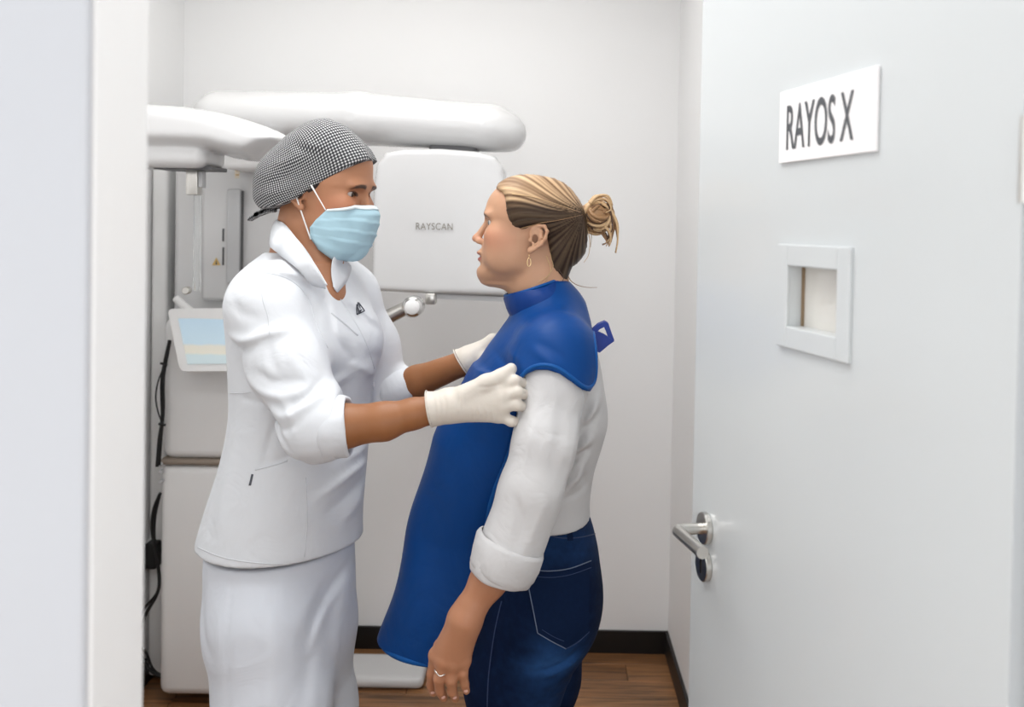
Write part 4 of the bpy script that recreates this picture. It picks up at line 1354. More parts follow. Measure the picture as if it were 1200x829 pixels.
def jcol(V):
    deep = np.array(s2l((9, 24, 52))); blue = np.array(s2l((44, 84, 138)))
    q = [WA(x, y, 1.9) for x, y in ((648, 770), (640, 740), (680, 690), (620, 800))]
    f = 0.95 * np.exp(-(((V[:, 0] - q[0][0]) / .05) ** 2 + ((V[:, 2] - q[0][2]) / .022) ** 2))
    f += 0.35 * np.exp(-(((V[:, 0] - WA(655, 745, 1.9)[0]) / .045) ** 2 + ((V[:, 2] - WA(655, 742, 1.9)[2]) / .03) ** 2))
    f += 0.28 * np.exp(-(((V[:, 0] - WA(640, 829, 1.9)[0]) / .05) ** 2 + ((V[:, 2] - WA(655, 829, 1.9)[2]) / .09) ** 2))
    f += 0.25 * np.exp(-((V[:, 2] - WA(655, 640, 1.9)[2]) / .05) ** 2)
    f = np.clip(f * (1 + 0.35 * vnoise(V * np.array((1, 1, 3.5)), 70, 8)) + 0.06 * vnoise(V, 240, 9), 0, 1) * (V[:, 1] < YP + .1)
    return deep * (1 - f[:, None]) + blue * f[:, None]
M_jean = mat('dark_denim', (20, 34, 66), 0.85, spec=0.12, noise=0.16, nscale=160, bump=0.25, bscale=1300, attr='Col')
jo, jVQ = sdfobj('jeans', J, 0.0042, M_jean, pat, colorfn=jcol, it=2, zres=[(-1, .62, .010)])
jB = bvh_of(jVQ)
M_stitch = mat('denim_stitch', (104, 116, 138), 0.8, noise=0.15, nscale=300)
M_stitchd = mat('denim_stitch_dark', (46, 62, 96), 0.8, noise=0.15, nscale=300)
M_jpatch = mat('denim_pocket', (12, 29, 58), 0.85, spec=0.12, noise=0.2, nscale=150, bump=0.3, bscale=1200)
def patch(name, b, poly, off, m, parent):
    """cloth patch laid on a surface: quad grid between two traced edges"""
    top, bot, n, k = poly
    T_, B_ = smoothpath(top, 1), smoothpath(bot, 1)
    rows = []
    for i in range(k + 1):
        row_ = []
        for j_ in range(n + 1):
            t = j_ / n
            def at_(P_):
                f = t * (len(P_) - 1); i0 = min(int(f), len(P_) - 2)
                return P_[i0] + (P_[i0 + 1] - P_[i0]) * (f - i0)
            q = at_(T_) * (1 - i / k) + at_(B_) * (i / k)
            r = onsurf(b, q[0], q[1], off)
            if r is None: return None
            row_.append(r[0])
        rows.append(row_)
    return MB().grid(rows, 0.0012).build(name, m, parent, smooth=True)
pk = patch('back_pocket', jB, ([(617, 668), (640, 670), (668, 667), (690, 658)], [(630, 742), (647, 752), (663, 760), (688, 741)], 12, 10), 0.0022, M_jpatch, jo)
dst = pk if pk else jo
seam('stitching', jB, [(626, 668.5), (645, 669.5), (668, 666.5), (691, 658)], .0011, M_stitch, dst, .0034)
seam('stitching', jB, [(628, 676), (646, 677), (668, 674), (691, 666)], .0008, M_stitchd, dst, .0034)
seam('stitching', jB, [(618, 678), (623, 705), (630, 742)], .0011, M_stitch, dst, .0034)
seam('stitching', jB, [(630, 742), (646, 751.5), (662, 760)], .0010, M_stitch, dst, .0034)
seam('stitching', jB, [(662, 760), (676, 752), (689, 740)], .0009, M_stitchd, dst, .0034)
seam('stitching', jB, [(635, 738), (648, 746), (660, 751)], .0007, M_stitchd, dst, .0034)
seam('side_seam', jB, [(588, 705), (580, 740), (573, 790), (571, 829)], .0011, M_stitchd, jo, .0005)
seam('waistband_seam', jB, [(640, 628), (660, 631), (680, 630), (697, 626)], .0011, M_stitchd, jo, .0006)
seam('waistband_seam', jB, [(645, 608), (665, 608), (688, 606)], .0011, M_stitchd, jo, .0006)
p_ = patch('belt_loop', jB, ([(664, 606), (670, 606)], [(664, 634), (670, 634)], 2, 6), 0.003, M_jpatch, jo)
p_ = patch('belt_loop', jB, ([(689, 605), (692.5, 605)], [(695, 630), (698, 630)], 2, 5), 0.003, M_jpatch, jo)
# shoes
for Yl, xa in ((1.955, 618), (2.145, 640)):
    x = WA(xa, 745, Yl)[0]
    sh = Sdf()
    sh.chain([(x + .035, Yl, .042), (x - .06, Yl, .036), (x - .15, Yl, .030)], [.041, .040, .030], 0.02)
    sh.add(cone((x + .005, Yl, .05), (x + .005, Yl, .11), .044, .042), .02)
    sh.inter(anyfn((-9,) * 3, (9,) * 3, lambda X, Y, Z: 0.001 - Z + 0 * X + 0 * Y))
    sdfobj('shoe', sh, .006, M_shoeb, pat)

# ================================================================== LEAD APRON
apr = empty('lead_apron', (W(575, 740, YP).x, YP, W(480, 748, 2.08).z))
tag(apr, 'blue lead x-ray apron with stand-up collar draped over the fair-haired woman', 'apron')
ap_poly = pxpoly([(596, 366), (602, 352), (640, 335), (662, 328), (672, 335), (682, 346), (691, 362), (696, 384), (699.5, 410), (700, 435), (697, 449), (690, 455), (681, 450.5), (668, 440), (655, 431), (641, 427),
                  (628, 428), (617, 434), (609, 442), (606, 452), (590, 458), (545, 458), (538, 456), (548, 437), (562, 416), (577, 395)], 1.87)
A = Sdf()
def AP(py, pl, pr, b): return pst(py, pl, pr, b)
A.add(loft([pst(328, 634, 666, .050), pst(345, 610, 682, .078), pst(360, 602, 692, .100), pst(372, 598.5, 697, .125), pst(385, 588, 703, .152), pst(410, 569, 709, .178), pst(440, 551, 714, .186), pst(475, 533, 716, .176)], 0, 2.0))
A.add(cone(WA(648, 396, YP), WA(654, 418, 1.885), .06, .075), 0.05)
A.add(cone(WA(654, 418, 1.885), WA(648, 462, 1.84), .075, .072), 0.04)
A.add(cone(WA(640, 396, YP), WA(648, 424, 2.215), .06, .075), 0.05)
A.add(cone(WA(648, 424, 2.215), WA(642, 462, 2.26), .075, .072), 0.04)
A.fold([(590, 400), (600, 412), (612, 418)], .006, .002, 1.9, 2.0)
A.fold([(622, 402), (640, 412), (655, 420)], .008, .003, 1.9, 2.0)
A.fold([(630, 396), (648, 404), (662, 414)], .006, -.002, 1.9, 2.0)
A.fold([(678, 352), (690, 380), (694, 410)], .010, -.003, 1.9, 2.0)
A.fold([(575, 415), (590, 425), (600, 440)], .008, -.003, 1.9, 2.0)
APP = np.array(ap_poly)
A.inter(anyfn((-9,) * 3, (9,) * 3, lambda X, Y, Z: poly2(APP, X, Z) + 0 * Y), 0.006)

# hollow: leave the body's own space free
INN = loft([pst(372, 612, 690, .10), pst(410, 588, 702, .165), pst(440, 580, 708, .175), pst(520, 572, 712, .175)], 0, 2.1)
# front panel: a stiff half-round sheet
zrow = []
for py, pf, pe, bb in [(425, 556, 613, .180), (437, 548.5, 611, .183), (470, 530, 605, .176), (510, 510.5, 595, .163), (560, 496, 577, .15), (620, 480, 562, .14), (690, 463, 540, .135), (745, 448.5, 517, .13), (752, 447, 514, .13)]:
    cy = float(np.interp(py, [440, 620], [2.05, 2.08]))
    f, e = WA(pf, py, cy), WA(pe, py, cy - bb)
    zrow.append((f[2], f[0], e[0], cy, bb))
ZR = np.array(sorted(zrow))
zhemA = float(WA(448, 748, 2.08)[2])
def panelfn(X, Y, Z):
    xf, xe, cy, bb = [np.interp(Z, ZR[:, 0], ZR[:, i]) for i in range(1, 5)]
    a_ = xe - xf
    lx, ly = (xe - X) / a_, (Y - cy) / bb
    f = np.sqrt(lx ** 2 + ly ** 2)
    g = np.sqrt((lx / a_) ** 2 + (ly / bb) ** 2) / np.maximum(f, 1e-6)
    wob = 0.004 * np.sin(Z * 21 + 3 * Y * 4) * np.clip((1.2 - Z) * 3, 0, 1) + 0.003 * np.sin(X * 40 + Z * 14)
    d_ = np.abs((f - 1) / np.maximum(g, 1e-6) - wob) - 0.0042
    d_ = np.maximum(d_, X - xe)
    d_ = np.maximum(d_, np.maximum(zhemA - Z, Z - ZR[-1, 0] + 0.09 * np.clip((Y - cy) / .12, 0, 1)))
    return d_
lo_ = (ZR[:, 1].min() - .01, 1.88, ZR[0, 0]); hi_ = (ZR[:, 2].max() + .01, 2.30, ZR[-1, 0])
A.add(anyfn(lo_, hi_, panelfn), 0.016)
ao, aVQ = sdfobj('apron_shell', A, 0.0036, M_apron, apr, it=2)
aB = bvh_of(aVQ)
seam('binding', aB, [(607, 446), (617, 434.8), (628, 429), (641, 428), (655, 432), (668, 441), (681, 451), (690, 454.5), (696.5, 448.5), (699, 435), (698.5, 412), (695, 386)], .0038, M_apbind, apr, -.001, 8)
pe = [(ZR[i, 2], ZR[i, 3] - ZR[i, 4], ZR[i, 0]) for i in range(1, len(ZR) - 2)]
MB().tube([Vector(p) for p in smoothpath([(pe[0][0], pe[0][1], zhemA + .004)] + pe, 4)], .0055, 8).build('binding', M_apbind, apr, smooth='all')
i0 = np.interp(zhemA + .005, ZR[:, 0], ZR[:, 1]), np.interp(zhemA + .005, ZR[:, 0], ZR[:, 2])
arc = [Vector((i0[1] - (i0[1] - i0[0]) * math.sin(t), 2.08 - .13 * math.cos(t), zhemA + .003)) for t in np.linspace(0, math.pi, 30)]
MB().tube(arc, .0062, 8).build('binding', M_apbind, apr, smooth='all')
# stand-up collar
C = Sdf()
cb, ct = [], []
q0 = WA(628, 365, YP); q1 = WA(622, 345, YP)
def collar(r_out):
    return None
zc_rows = []
lowL, lowR = WA(599, 371, YP), WA(674, 344, YP)      # collar base, front and back
topL, topR = WA(590.5, 347, YP), WA(658, 325, YP)
NS = 56
rows = []
prof = [(0.0, 0.000), (.08, .002), (.5, .003), (.95, .002), (1.0, 0.000), (1.0, -.006), (.5, -.007), (-.05, -.010)]
for (v, o) in prof:
    row_ = []
    for k in range(NS + 1):
        an = 2 * math.pi * k / NS
        l_, r_ = lowL + (topL - lowL) * v, lowR + (topR - lowR) * v
        c_, h_ = (l_ + r_) / 2, (r_ - l_) / 2
        bw = (.088 * (1 - v) + .075 * v) + o
        hl = np.linalg.norm(h_)
        hh = h_ / hl * (hl + o)
        row_.append(Vector(c_ + hh * math.cos(an) + np.array((0, bw, 0)) * math.sin(an) + np.array((0, 0, .003)) * math.sin(3 * an + 2 * v)))
    rows.append(row_)
col_o = MB().grid(rows).build('collar', mat('blue_lead_vinyl_collar', (4, 52, 120), 0.42, spec=0.25, noise=0.04, nscale=14, bump=0.06, bscale=100, crumple=0.3, cscale=12), apr, smooth='all')
def rowpt(v, an, o=.004):
    l_, r_ = lowL + (topL - lowL) * v, lowR + (topR - lowR) * v
    c_, h_ = (l_ + r_) / 2, (r_ - l_) / 2
    hl = np.linalg.norm(h_)
    return Vector(c_ + h_ / hl * (hl + o) * math.cos(an) - np.array((0, .088 * (1 - v) + .075 * v + o, 0)) * math.sin(an))
MB().tube([rowpt(0.0, t, .003) for t in np.linspace(0.15, math.pi + .3, 30)], .0024, 8).build('binding', M_apbind, apr, smooth='all')
MB().tube([rowpt(1.0, t, -.002) for t in np.linspace(0, 2 * math.pi, 40)[:-1]], .0030, 8, closed=True).build('binding', M_apbind, apr, smooth='all')
# fastening strap sticking out at the back
M_strap = mat('navy_strap', (24, 54, 140), 0.5, noise=0.06, nscale=80)
Ys = 1.95
MB().poly([W(x, y, Ys) for x, y in ((694, 390), (701, 389), (708, 392), (714, 396), (720, 400), (713, 405), (703, 413.5), (694, 411))], (0, .014, 0)).build('strap_end', M_strap, apr)
MB().poly([W(x, y, Ys + .004) for x, y in ((694, 387), (701, 380.5), (709, 377), (713, 379), (717, 391), (720, 399), (714, 399), (711, 390), (708, 383.5), (703, 386), (697, 392))], (0, .03, 0)).build('strap_loop', M_strap, apr)

# ================================================================== CLINICIAN (checked cap, white uniform)
YN = 2.05
nur = empty('person', (W(330, 600, YN).x, YN, 0))
tag(nur, 'woman in white uniform, checked cap, blue face mask and gloves adjusting the apron', 'person')
psn = math.radians(15)
FN = Frame(WA(381, 221, YN), (math.cos(psn), -math.sin(psn), -0.158), scale=1.06)
yb = math.radians(33)
fN = np.array((math.cos(yb), -math.sin(yb), 0)); lN = np.array((math.sin(yb), math.cos(yb), 0))
nsh = WA(305, 352, 1.90); nel = WA(374, 503, 1.83); nwr = WA(509, 480, 1.815)
fsh = WA(405, 345, 2.19); fel = WA(452, 462, 2.20); fwr = WA(545, 425, 2.13)
def nst(py, cx, a, b):
    c = WA(cx, py, YN)
    return (c[2], c[0], c[1], a, a, b)

# --- body
S = Sdf()
S.add(loft([nst(312, 352, .07, .09), nst(330, 352, .085, .13), nst(360, 352, .095, .145), nst(430, 352, .10, .14), nst(520, 350, .09, .125), nst(600, 338, .09, .13), nst(690, 332, .09, .13), nst(740, 332, .08, .11)], -yb))
S.add(cone(WA(352, 318, YN), WA(369, 258, YN - .005), .060, .050), .03)
S.add(cone(WA(348, 300, YN), WA(356, 250, YN), .052, .048), .03)
S.add(cone(WA(375, 345, YN - .03), WA(372, 300, YN - .01), .05, .045), .03)
head_prims(S, FN, True, 0.55, 14, -8, -10, 4.4, -7)
S.add(ell(np.array((46, 0, 58)) * mm, np.array((37, 54, 31)) * mm, FN), .015)
S.chain([nsh, nel], [.048, .043], .02)
S.chain([nel, WA(402, 500, 1.815), WA(450, 494, 1.81), WA(485, 485, 1.812), nwr], [.043, .0395, .034, .027, .0245], .012)
S.chain([fsh, fel], [.046, .040], .02)
S.chain([fel, WA(490, 447, 2.17), fwr], [.038, .034, .026], .012)
for Yl, xk in ((1.955, 308), (2.145, 352)):
    hip = WA(xk + 3, 720, Yl)
    S.chain([hip, np.array([hip[0] + .01, Yl, .48]), np.array([hip[0] - .005, Yl, .09])], [.06, .05, .036], .03)
# near right hand: back of the hand to the viewer, fingers closing over the apron edge
def hands_near(S, grow):
    w = WA(520, 476, 1.812)
    mc = [T(584, 455, 1.808), T(588, 465, 1.801), T(588, 476, 1.801), T(583, 486, 1.806)]
    fg = [[mc[0], T(604, 446.5, 1.803), T(614, 449, 1.822), T(611, 454, 1.842)],
          [mc[1], T(607, 460, 1.795), T(617, 463, 1.816), T(612, 467, 1.838)],
          [mc[2], T(606, 475, 1.795), T(616, 478, 1.815), T(610, 480, 1.836)],
          [mc[3], T(599, 494, 1.801), T(610, 495.5, 1.815), T(611, 490, 1.832)]]
    hand(S, w, mc, fg, [.0088, .0091, .0088, .0082], .0235, .014, .0135, grow)
    S.chain([T(545, 462, 1.80), T(570, 449, 1.80), T(587, 441.5, 1.808), T(599, 432.5, 1.816)], [.0165 + grow, .0135 + grow, .0112 + grow, .0092 + grow], .009)
def hands_far(S, grow):
    w = WA(548, 424, 2.13)
    mc = [T(578, 400, 2.13), T(584, 404, 2.15), T(588, 409, 2.168), T(590, 415, 2.182)]
    fg = [[m_, m_ + np.array((.028, .012, .01)), m_ + np.array((.044, .022, -.006)), m_ + np.array((.05, .024, -.022))] for m_ in mc]
    hand(S, w, mc, fg, [.0094, .0098, .0094, .0085], .0225, .014, .0145, grow)
    S.chain([T(562, 424, 2.12), T(578, 418, 2.10), T(590, 414, 2.098), T(600, 412, 2.10)], [.0155 + grow, .0125 + grow, .0108 + grow, .009 + grow], .009)
S.add(cone(nwr, WA(522, 476, 1.812), .0245, .0235), .012)
hands_near(S, 0.0)
S.add(cone(fwr, WA(552, 422, 2.13), .026, .022), .012)
hands_far(S, 0.0)
zhn = float(WA(380, 345, YN)[2])
def ncol(V):
    C = skin_col(V, FN, (176, 124, 92), (168, 100, 90), True, (44, 30, 26))
    arm = smoothstep(WA(380, 440, 1.9)[2] + .05, WA(380, 440, 1.9)[2] - .02, V[:, 2])[:, None]
    return C * (1 - arm) + arm * C * (np.array(s2l((150, 98, 60))) / np.array(s2l((176, 124, 92))))
nb, nVQ = sdfobj('body', S, 0.0024, M_skinN, nur, colorfn=ncol, it=1, zres=[(-1, float(WA(340, 540, YN)[2]), .012)])
for s in (1, -1):
    eyeball(FN, s, nur, eye_mat('eye_surface_brown', (58, 38, 26)), (58, 38, 26), (1, 0.1, -0.02), -10)

# --- hair at the nape and temple, under the cap
M_nh = mat('dark_brown_hair', (44, 32, 28), 0.5, noise=0.25, nscale=60, stretch=(1, 1, 5))
hs = Sdf()
hs.add(ell(np.array((-8, 0, 22)) * mm, np.array((97, 77.5, 74)) * mm, FN))
hs.add(ell(np.array((-66, 0, -20)) * mm, np.array((34, 52, 40)) * mm, FN), .02)
hpn = np.array(pxpoly([(312, 232), (318, 247), (328, 246), (336, 249), (346, 245), (352, 236), (364, 233), (369, 238), (372, 232), (377, 226), (385, 216), (380, 190), (330, 190)], YN - .06))
hs.inter(anyfn((-9,) * 3, (9,) * 3, lambda X, Y, Z: poly2(hpn, X, Z) + 0 * Y), .004)
sdfobj('hair', hs, .003, M_nh, nur, it=2)

# --- checked scrub cap
cs = Sdf()
cap_poly = [(437, 187.5), (431, 175), (419, 161.5), (402, 146.5), (385, 139.5), (369, 141), (346, 153), (326, 170), (308, 188), (299.5, 206), (298.5, 223), (303, 236), (312, 244.5), (328, 243), (345, 238.5), (360, 231), (375.5, 221), (392, 211.5), (410, 201.5)]
cpn = np.array(pxpoly(cap_poly, YN, 0))
cpi = np.array(pxpoly([(446, 187), (437, 172), (421, 157), (403, 143), (385, 138.5), (369, 140), (346, 152), (326, 169), (308, 187), (299.5, 205), (298, 224), (300, 240), (315, 262), (345, 270), (380, 262), (420, 240), (446, 215)], YN, 3))
cs.add(inflate(cpi, YN + .002, .088, .075))
cs.inter(anyfn((-9,) * 3, (9,) * 3, lambda X, Y, Z: poly2(cpn, X, Z) - 0.0012 + 0 * Y), .004)
for pts, w, h in [([(345, 165), (352, 175), (366, 180)], .006, -.004), ([(352, 158), (364, 170), (380, 172)], .006, .003), ([(306, 215), (325, 212), (345, 200)], .008, -.003), ([(305, 228), (325, 226), (350, 216)], .007, .003),
                  ([(318, 192), (335, 190), (352, 180)], .008, .003), ([(340, 236), (362, 226), (400, 203), (432, 187)], .004, .0015)]:
    cs.fold(pts, w, h, YN - .08, YN)
def cap_uv(V):
    L = np.stack(FN.loc(V[:, 0], V[:, 1], V[:, 2]), 1)
    t = math.radians(31)
    x = L[:, 0] * math.cos(t) + L[:, 2] * math.sin(t) + .03
    z = -L[:, 0] * math.sin(t) + L[:, 2] * math.cos(t) + .01
    y = L[:, 1]
    lon = np.arctan2(x, np.abs(y) + 1e-6)
    r_ = np.sqrt(x * x + y * y)
    lat = np.arctan2(z, r_)
    return np.stack([lon * 0.086, lat * 0.092], 1)
def check_mat(name, period):
    m = bpy.data.materials.new(name); m.use_nodes = True
    N, L = m.node_tree.nodes, m.node_tree.links
    p = N['Principled BSDF']; p.inputs['Roughness'].default_value = 0.85
    at = N.new('ShaderNodeAttribute'); at.attribute_name = 'Wrap'
    sp = N.new('ShaderNodeSeparateXYZ'); L.new(at.outputs['Vector'], sp.inputs[0])
    outs = []
    for i in (0, 1):
        mu = N.new('ShaderNodeMath'); mu.operation = 'MULTIPLY'; mu.inputs[1].default_value = 1 / period; L.new(sp.outputs[i], mu.inputs[0])
        fr = N.new('ShaderNodeMath'); fr.operation = 'FRACT'; L.new(mu.outputs[0], fr.inputs[0])
        gt = N.new('ShaderNodeMath'); gt.operation = 'GREATER_THAN'; gt.inputs[1].default_value = 0.41; L.new(fr.outputs[0], gt.inputs[0])
        outs.append(gt)
    ad = N.new('ShaderNodeMath'); ad.operation = 'ADD'; L.new(outs[0].outputs[0], ad.inputs[0]); L.new(outs[1].outputs[0], ad.inputs[1])
    hf = N.new('ShaderNodeMath'); hf.operation = 'MULTIPLY'; hf.inputs[1].default_value = 0.5; L.new(ad.outputs[0], hf.inputs[0])
    cr = N.new('ShaderNodeValToRGB'); cr.color_ramp.interpolation = 'CONSTANT'
    e = cr.color_ramp.elements
    e[0].position, e[0].color = 0, (*s2l((214, 214, 213)), 1)
    e[1].position, e[1].color = 0.75, (*s2l((26, 27, 30)), 1)
    k = e.new(0.25); k.color = (*s2l((98, 99, 102)), 1)
    L.new(hf.outputs[0], cr.inputs[0]); L.new(cr.outputs[0], p.inputs['Base Color'])
    return m
M_cap = check_mat('checked_cotton', 0.0037)
co, cVQ = sdfobj('scrub_cap', cs, .0026, M_cap, nur, uvfn=cap_uv, it=2)
# cap ties
for pts in ([(322, 243), (312, 246), (303, 251), (292, 257.5)], [(323, 246), (314, 247), (306, 250), (299, 252)]):
    sp_ = [WA(x, y, YN) for x, y in smoothpath(pts, 4)]
    V = []; Q = []; uv = []
    for i, q in enumerate(sp_):
        for (dy, dz) in ((-.012, -.002), (-.012, .002), (.012, .002), (.012, -.002)):
            V.append(q + np.array((0, dy, dz + (0.003 if dz > 0 else -.003) * (1 if 0 < i < len(sp_) - 1 else .3)))); uv.append((i * .006, dy + dz))
    n = len(sp_)
    for i in range(n - 1):
        for k in range(4): Q.append((i * 4 + k, i * 4 + (k + 1) % 4, i * 4 + 4 + (k + 1) % 4, i * 4 + 4 + k))
    npmesh('cap_tie', np.array(V), np.array(Q), M_cap, co, uv=np.array(uv))

# --- face mask: pleated sheet wrapped round nose and chin, in the head frame
def hf(x, y, z): return FN.world(np.array((x, y, z)) * mm)
NR, NC = 36, 41
nB = bvh_of(nVQ)
rows = []
zt_, zb_ = -20.0, -129.0
for i in range(NR + 1):
    v = i / NR
    row_ = []
    for j_ in range(NC):
        u = (j_ / (NC - 1)) * 2 - 1
        an = u * math.radians(86)
        # front profile of the mask (mm)
        xf = np.interp(v, [0, .06, .14, .3, .5, .7, .85, .95, 1], [101, 110, 116, 117, 114, 108, 97, 82, 68])
        wdt = np.interp(v, [0, .3, .6, .85, 1], [62, 69, 69, 64, 58])
        xs_ = np.interp(v, [0, .25, .5, .75, 1], [36, 20, 5, 10, 32])            # side edge reach
        c_ = abs(math.cos(an)) ** 0.85; s_ = math.sin(an)
        x = xs_ + (xf - xs_) * c_
        y = wdt * np.sign(s_) * abs(s_) ** 0.85
        z = zt_ + (zb_ - zt_) * v + 9 * (1 - abs(u)) ** 2 * (1 - v) * 0.5 + np.interp(abs(u), [0, .5, 1], [0, 0, 1]) * (-14 * (v < .5) * (0.5 - v) * 2 + 16 * max(0, v - .5) * 2)
        pl = 0
        for vp in (.27, .47, .66):
            dv = v - vp - .03 * math.sin(u * 3)
            if dv > 0: pl += math.exp(-dv / .05)
        k_ = 2.6 * pl * (1 - abs(u) ** 4 * .5)
        cr_ = 1.6 * math.sin(an * 5 + v * 9) * (abs(u) ** 1.5) + 1.0 * math.sin(an * 9 - v * 14) * abs(u)
        nx, ny = c_, s_
        q_ = Vector(hf(x + nx * (k_ + cr_), y + ny * (k_ + cr_), z))
        o_ = Vector(hf(18, 0, max(z, -100)))
        dv_ = (q_ - o_); ln = dv_.length; dv_.normalize()
        h_ = nB.ray_cast(o_, dv_, .2)
        need = (h_[3] + .0035 + .0016 * pl) if h_[0] is not None else 0
        row_.append(o_ + dv_ * max(ln, need))
    rows.append(row_)
mo = MB().grid(rows, -0.0012).build('face_mask', M_mask, nur, smooth='all')
# white top band with nose wire
band = [[p for p in rows[0]], [p for p in rows[1]], [p for p in rows[2]]]
band = [[Vector(np.array(p) + np.array(FN.M[0]) * .0016 + FN.M[1] * .0014 * (1 if j_ > NC // 2 else -1)) for j_, p in enumerate(r_)] for r_ in band]
MB().grid(band, -.0008).build('nose_band', mat('mask_band', (226, 238, 243), 0.8), mo, smooth='all')
mB = bvh_of(nVQ, cVQ)
for s in (-1, 1):
    a_, b_ = np.array(rows[1][0 if s < 0 else -1]), np.array(rows[NR - 8][0 if s < 0 else -1])
    e_t = hf(-6, s * 79, 12); e_b = hf(-12, s * 77, -46)
    if s < 0:
        for d_ in (0, 2.4):
            MB().tube([Vector(p) for p in smoothpath([a_ + FN.M[1] * s * .002, (a_ + hf(14, s * 76, 4)) / 2 + FN.M[1] * s * .004, hf(2 + d_, s * 80, 14), hf(-14, s * 80, 26)], 4)], .0012, 6).build('ear_loop', M_loop, mo, smooth='all')
        MB().tube([Vector(p) for p in smoothpath([b_ + FN.M[1] * s * .002, hf(-2, s * 71, -52), hf(-16, s * 76, -22), hf(-22, s * 79, -4)], 4)], .0015, 6).build('ear_loop', M_loop, mo, smooth='all')
    else:
        MB().tube([Vector(p) for p in smoothpath([a_, hf(10, s * 80, 8), hf(-26, s * 82, -6), hf(-14, s * 76, -46), b_], 4)], .0013, 6).build('ear_loop', M_loop, mo, smooth='all')

# --- trousers
J = Sdf()
J.add(loft([nst(640, 330, .122, .165), nst(690, 330, .125, .168), nst(740, 331, .125, .165), nst(770, 333, .112, .145), nst(810, 334, .09, .11)], -yb, 2.2))
for q, Yl in ((-1, 1.965), (1, 2.125)):
    hip = WA(310 if q < 0 else 354, 735, Yl)
    J.chain([hip, WA(319 if q < 0 else 362, 829, Yl), np.array([hip[0] + (.03 if q < 0 else .01), Yl, .30]), np.array([hip[0] + (.03 if q < 0 else .01), Yl, .06])], [.099 if q < 0 else .099, .104 if q < 0 else .094, .092, .088], .05)
for pts, w, h in [([(282, 670), (281, 740), (284, 829)], .005, -.003), ([(395, 672), (380, 700), (366, 740), (362, 829)], .014, -.008), ([(393, 700), (378, 720), (366, 760)], .008, .006), ([(330, 690), (335, 760), (332, 829)], .02, .006),
                  ([(404, 690), (392, 730), (388, 829)], .012, .005), ([(238, 690), (243, 730), (258, 760)], .01, -.005), ([(405, 668), (392, 676), (380, 690)], .006, .004)]:
    J.fold(pts, w, h, 1.95, 2.06)
J.inter(anyfn((-9,) * 3, (9,) * 3, lambda X, Y, Z: 0.03 - Z + 0 * X + 0 * Y))
jo2, jVQ2 = sdfobj('trousers', J, .005, M_trous, nur, it=3, zres=[(-1, .55, .012)])
for Yl, xk in ((1.955, 308), (2.145, 352)):
    x = WA(xk + 3, 720, Yl)[0]
    sh = Sdf()
    sh.chain([(x - .035, Yl, .042), (x + .06, Yl - .03, .036), (x + .14, Yl - .06, .030)], [.041, .040, .030], .02)
    sh.add(cone((x - .005, Yl, .05), (x - .005, Yl, .10), .044, .042), .02)
    sh.inter(anyfn((-9,) * 3, (9,) * 3, lambda X, Y, Z: 0.001 - Z + 0 * X + 0 * Y))
    sdfobj('shoe', sh, .006, M_shoe, nur)

# --- tunic
S = Sdf()
S.add(loft([nst(296, 352, .062, .075), nst(312, 350, .082, .115), nst(330, 350, .100, .150), nst(355, 350, .112, .165), nst(400, 353, .122, .160), nst(450, 354, .124, .155), nst(490, 353, .122, .155), nst(540, 346, .128, .160),
            nst(600, 334, .140, .172), nst(640, 329, .147, .182), nst(680, 328, .148, .185)], -yb, 2.15))
for s, r_ in ((-1, .058), (1, .058)):
    c = WA(362, 400, YN) + fN * .072 + lN * s * .06
    S.add(ell(c, (.052, .055, .058)), .06)
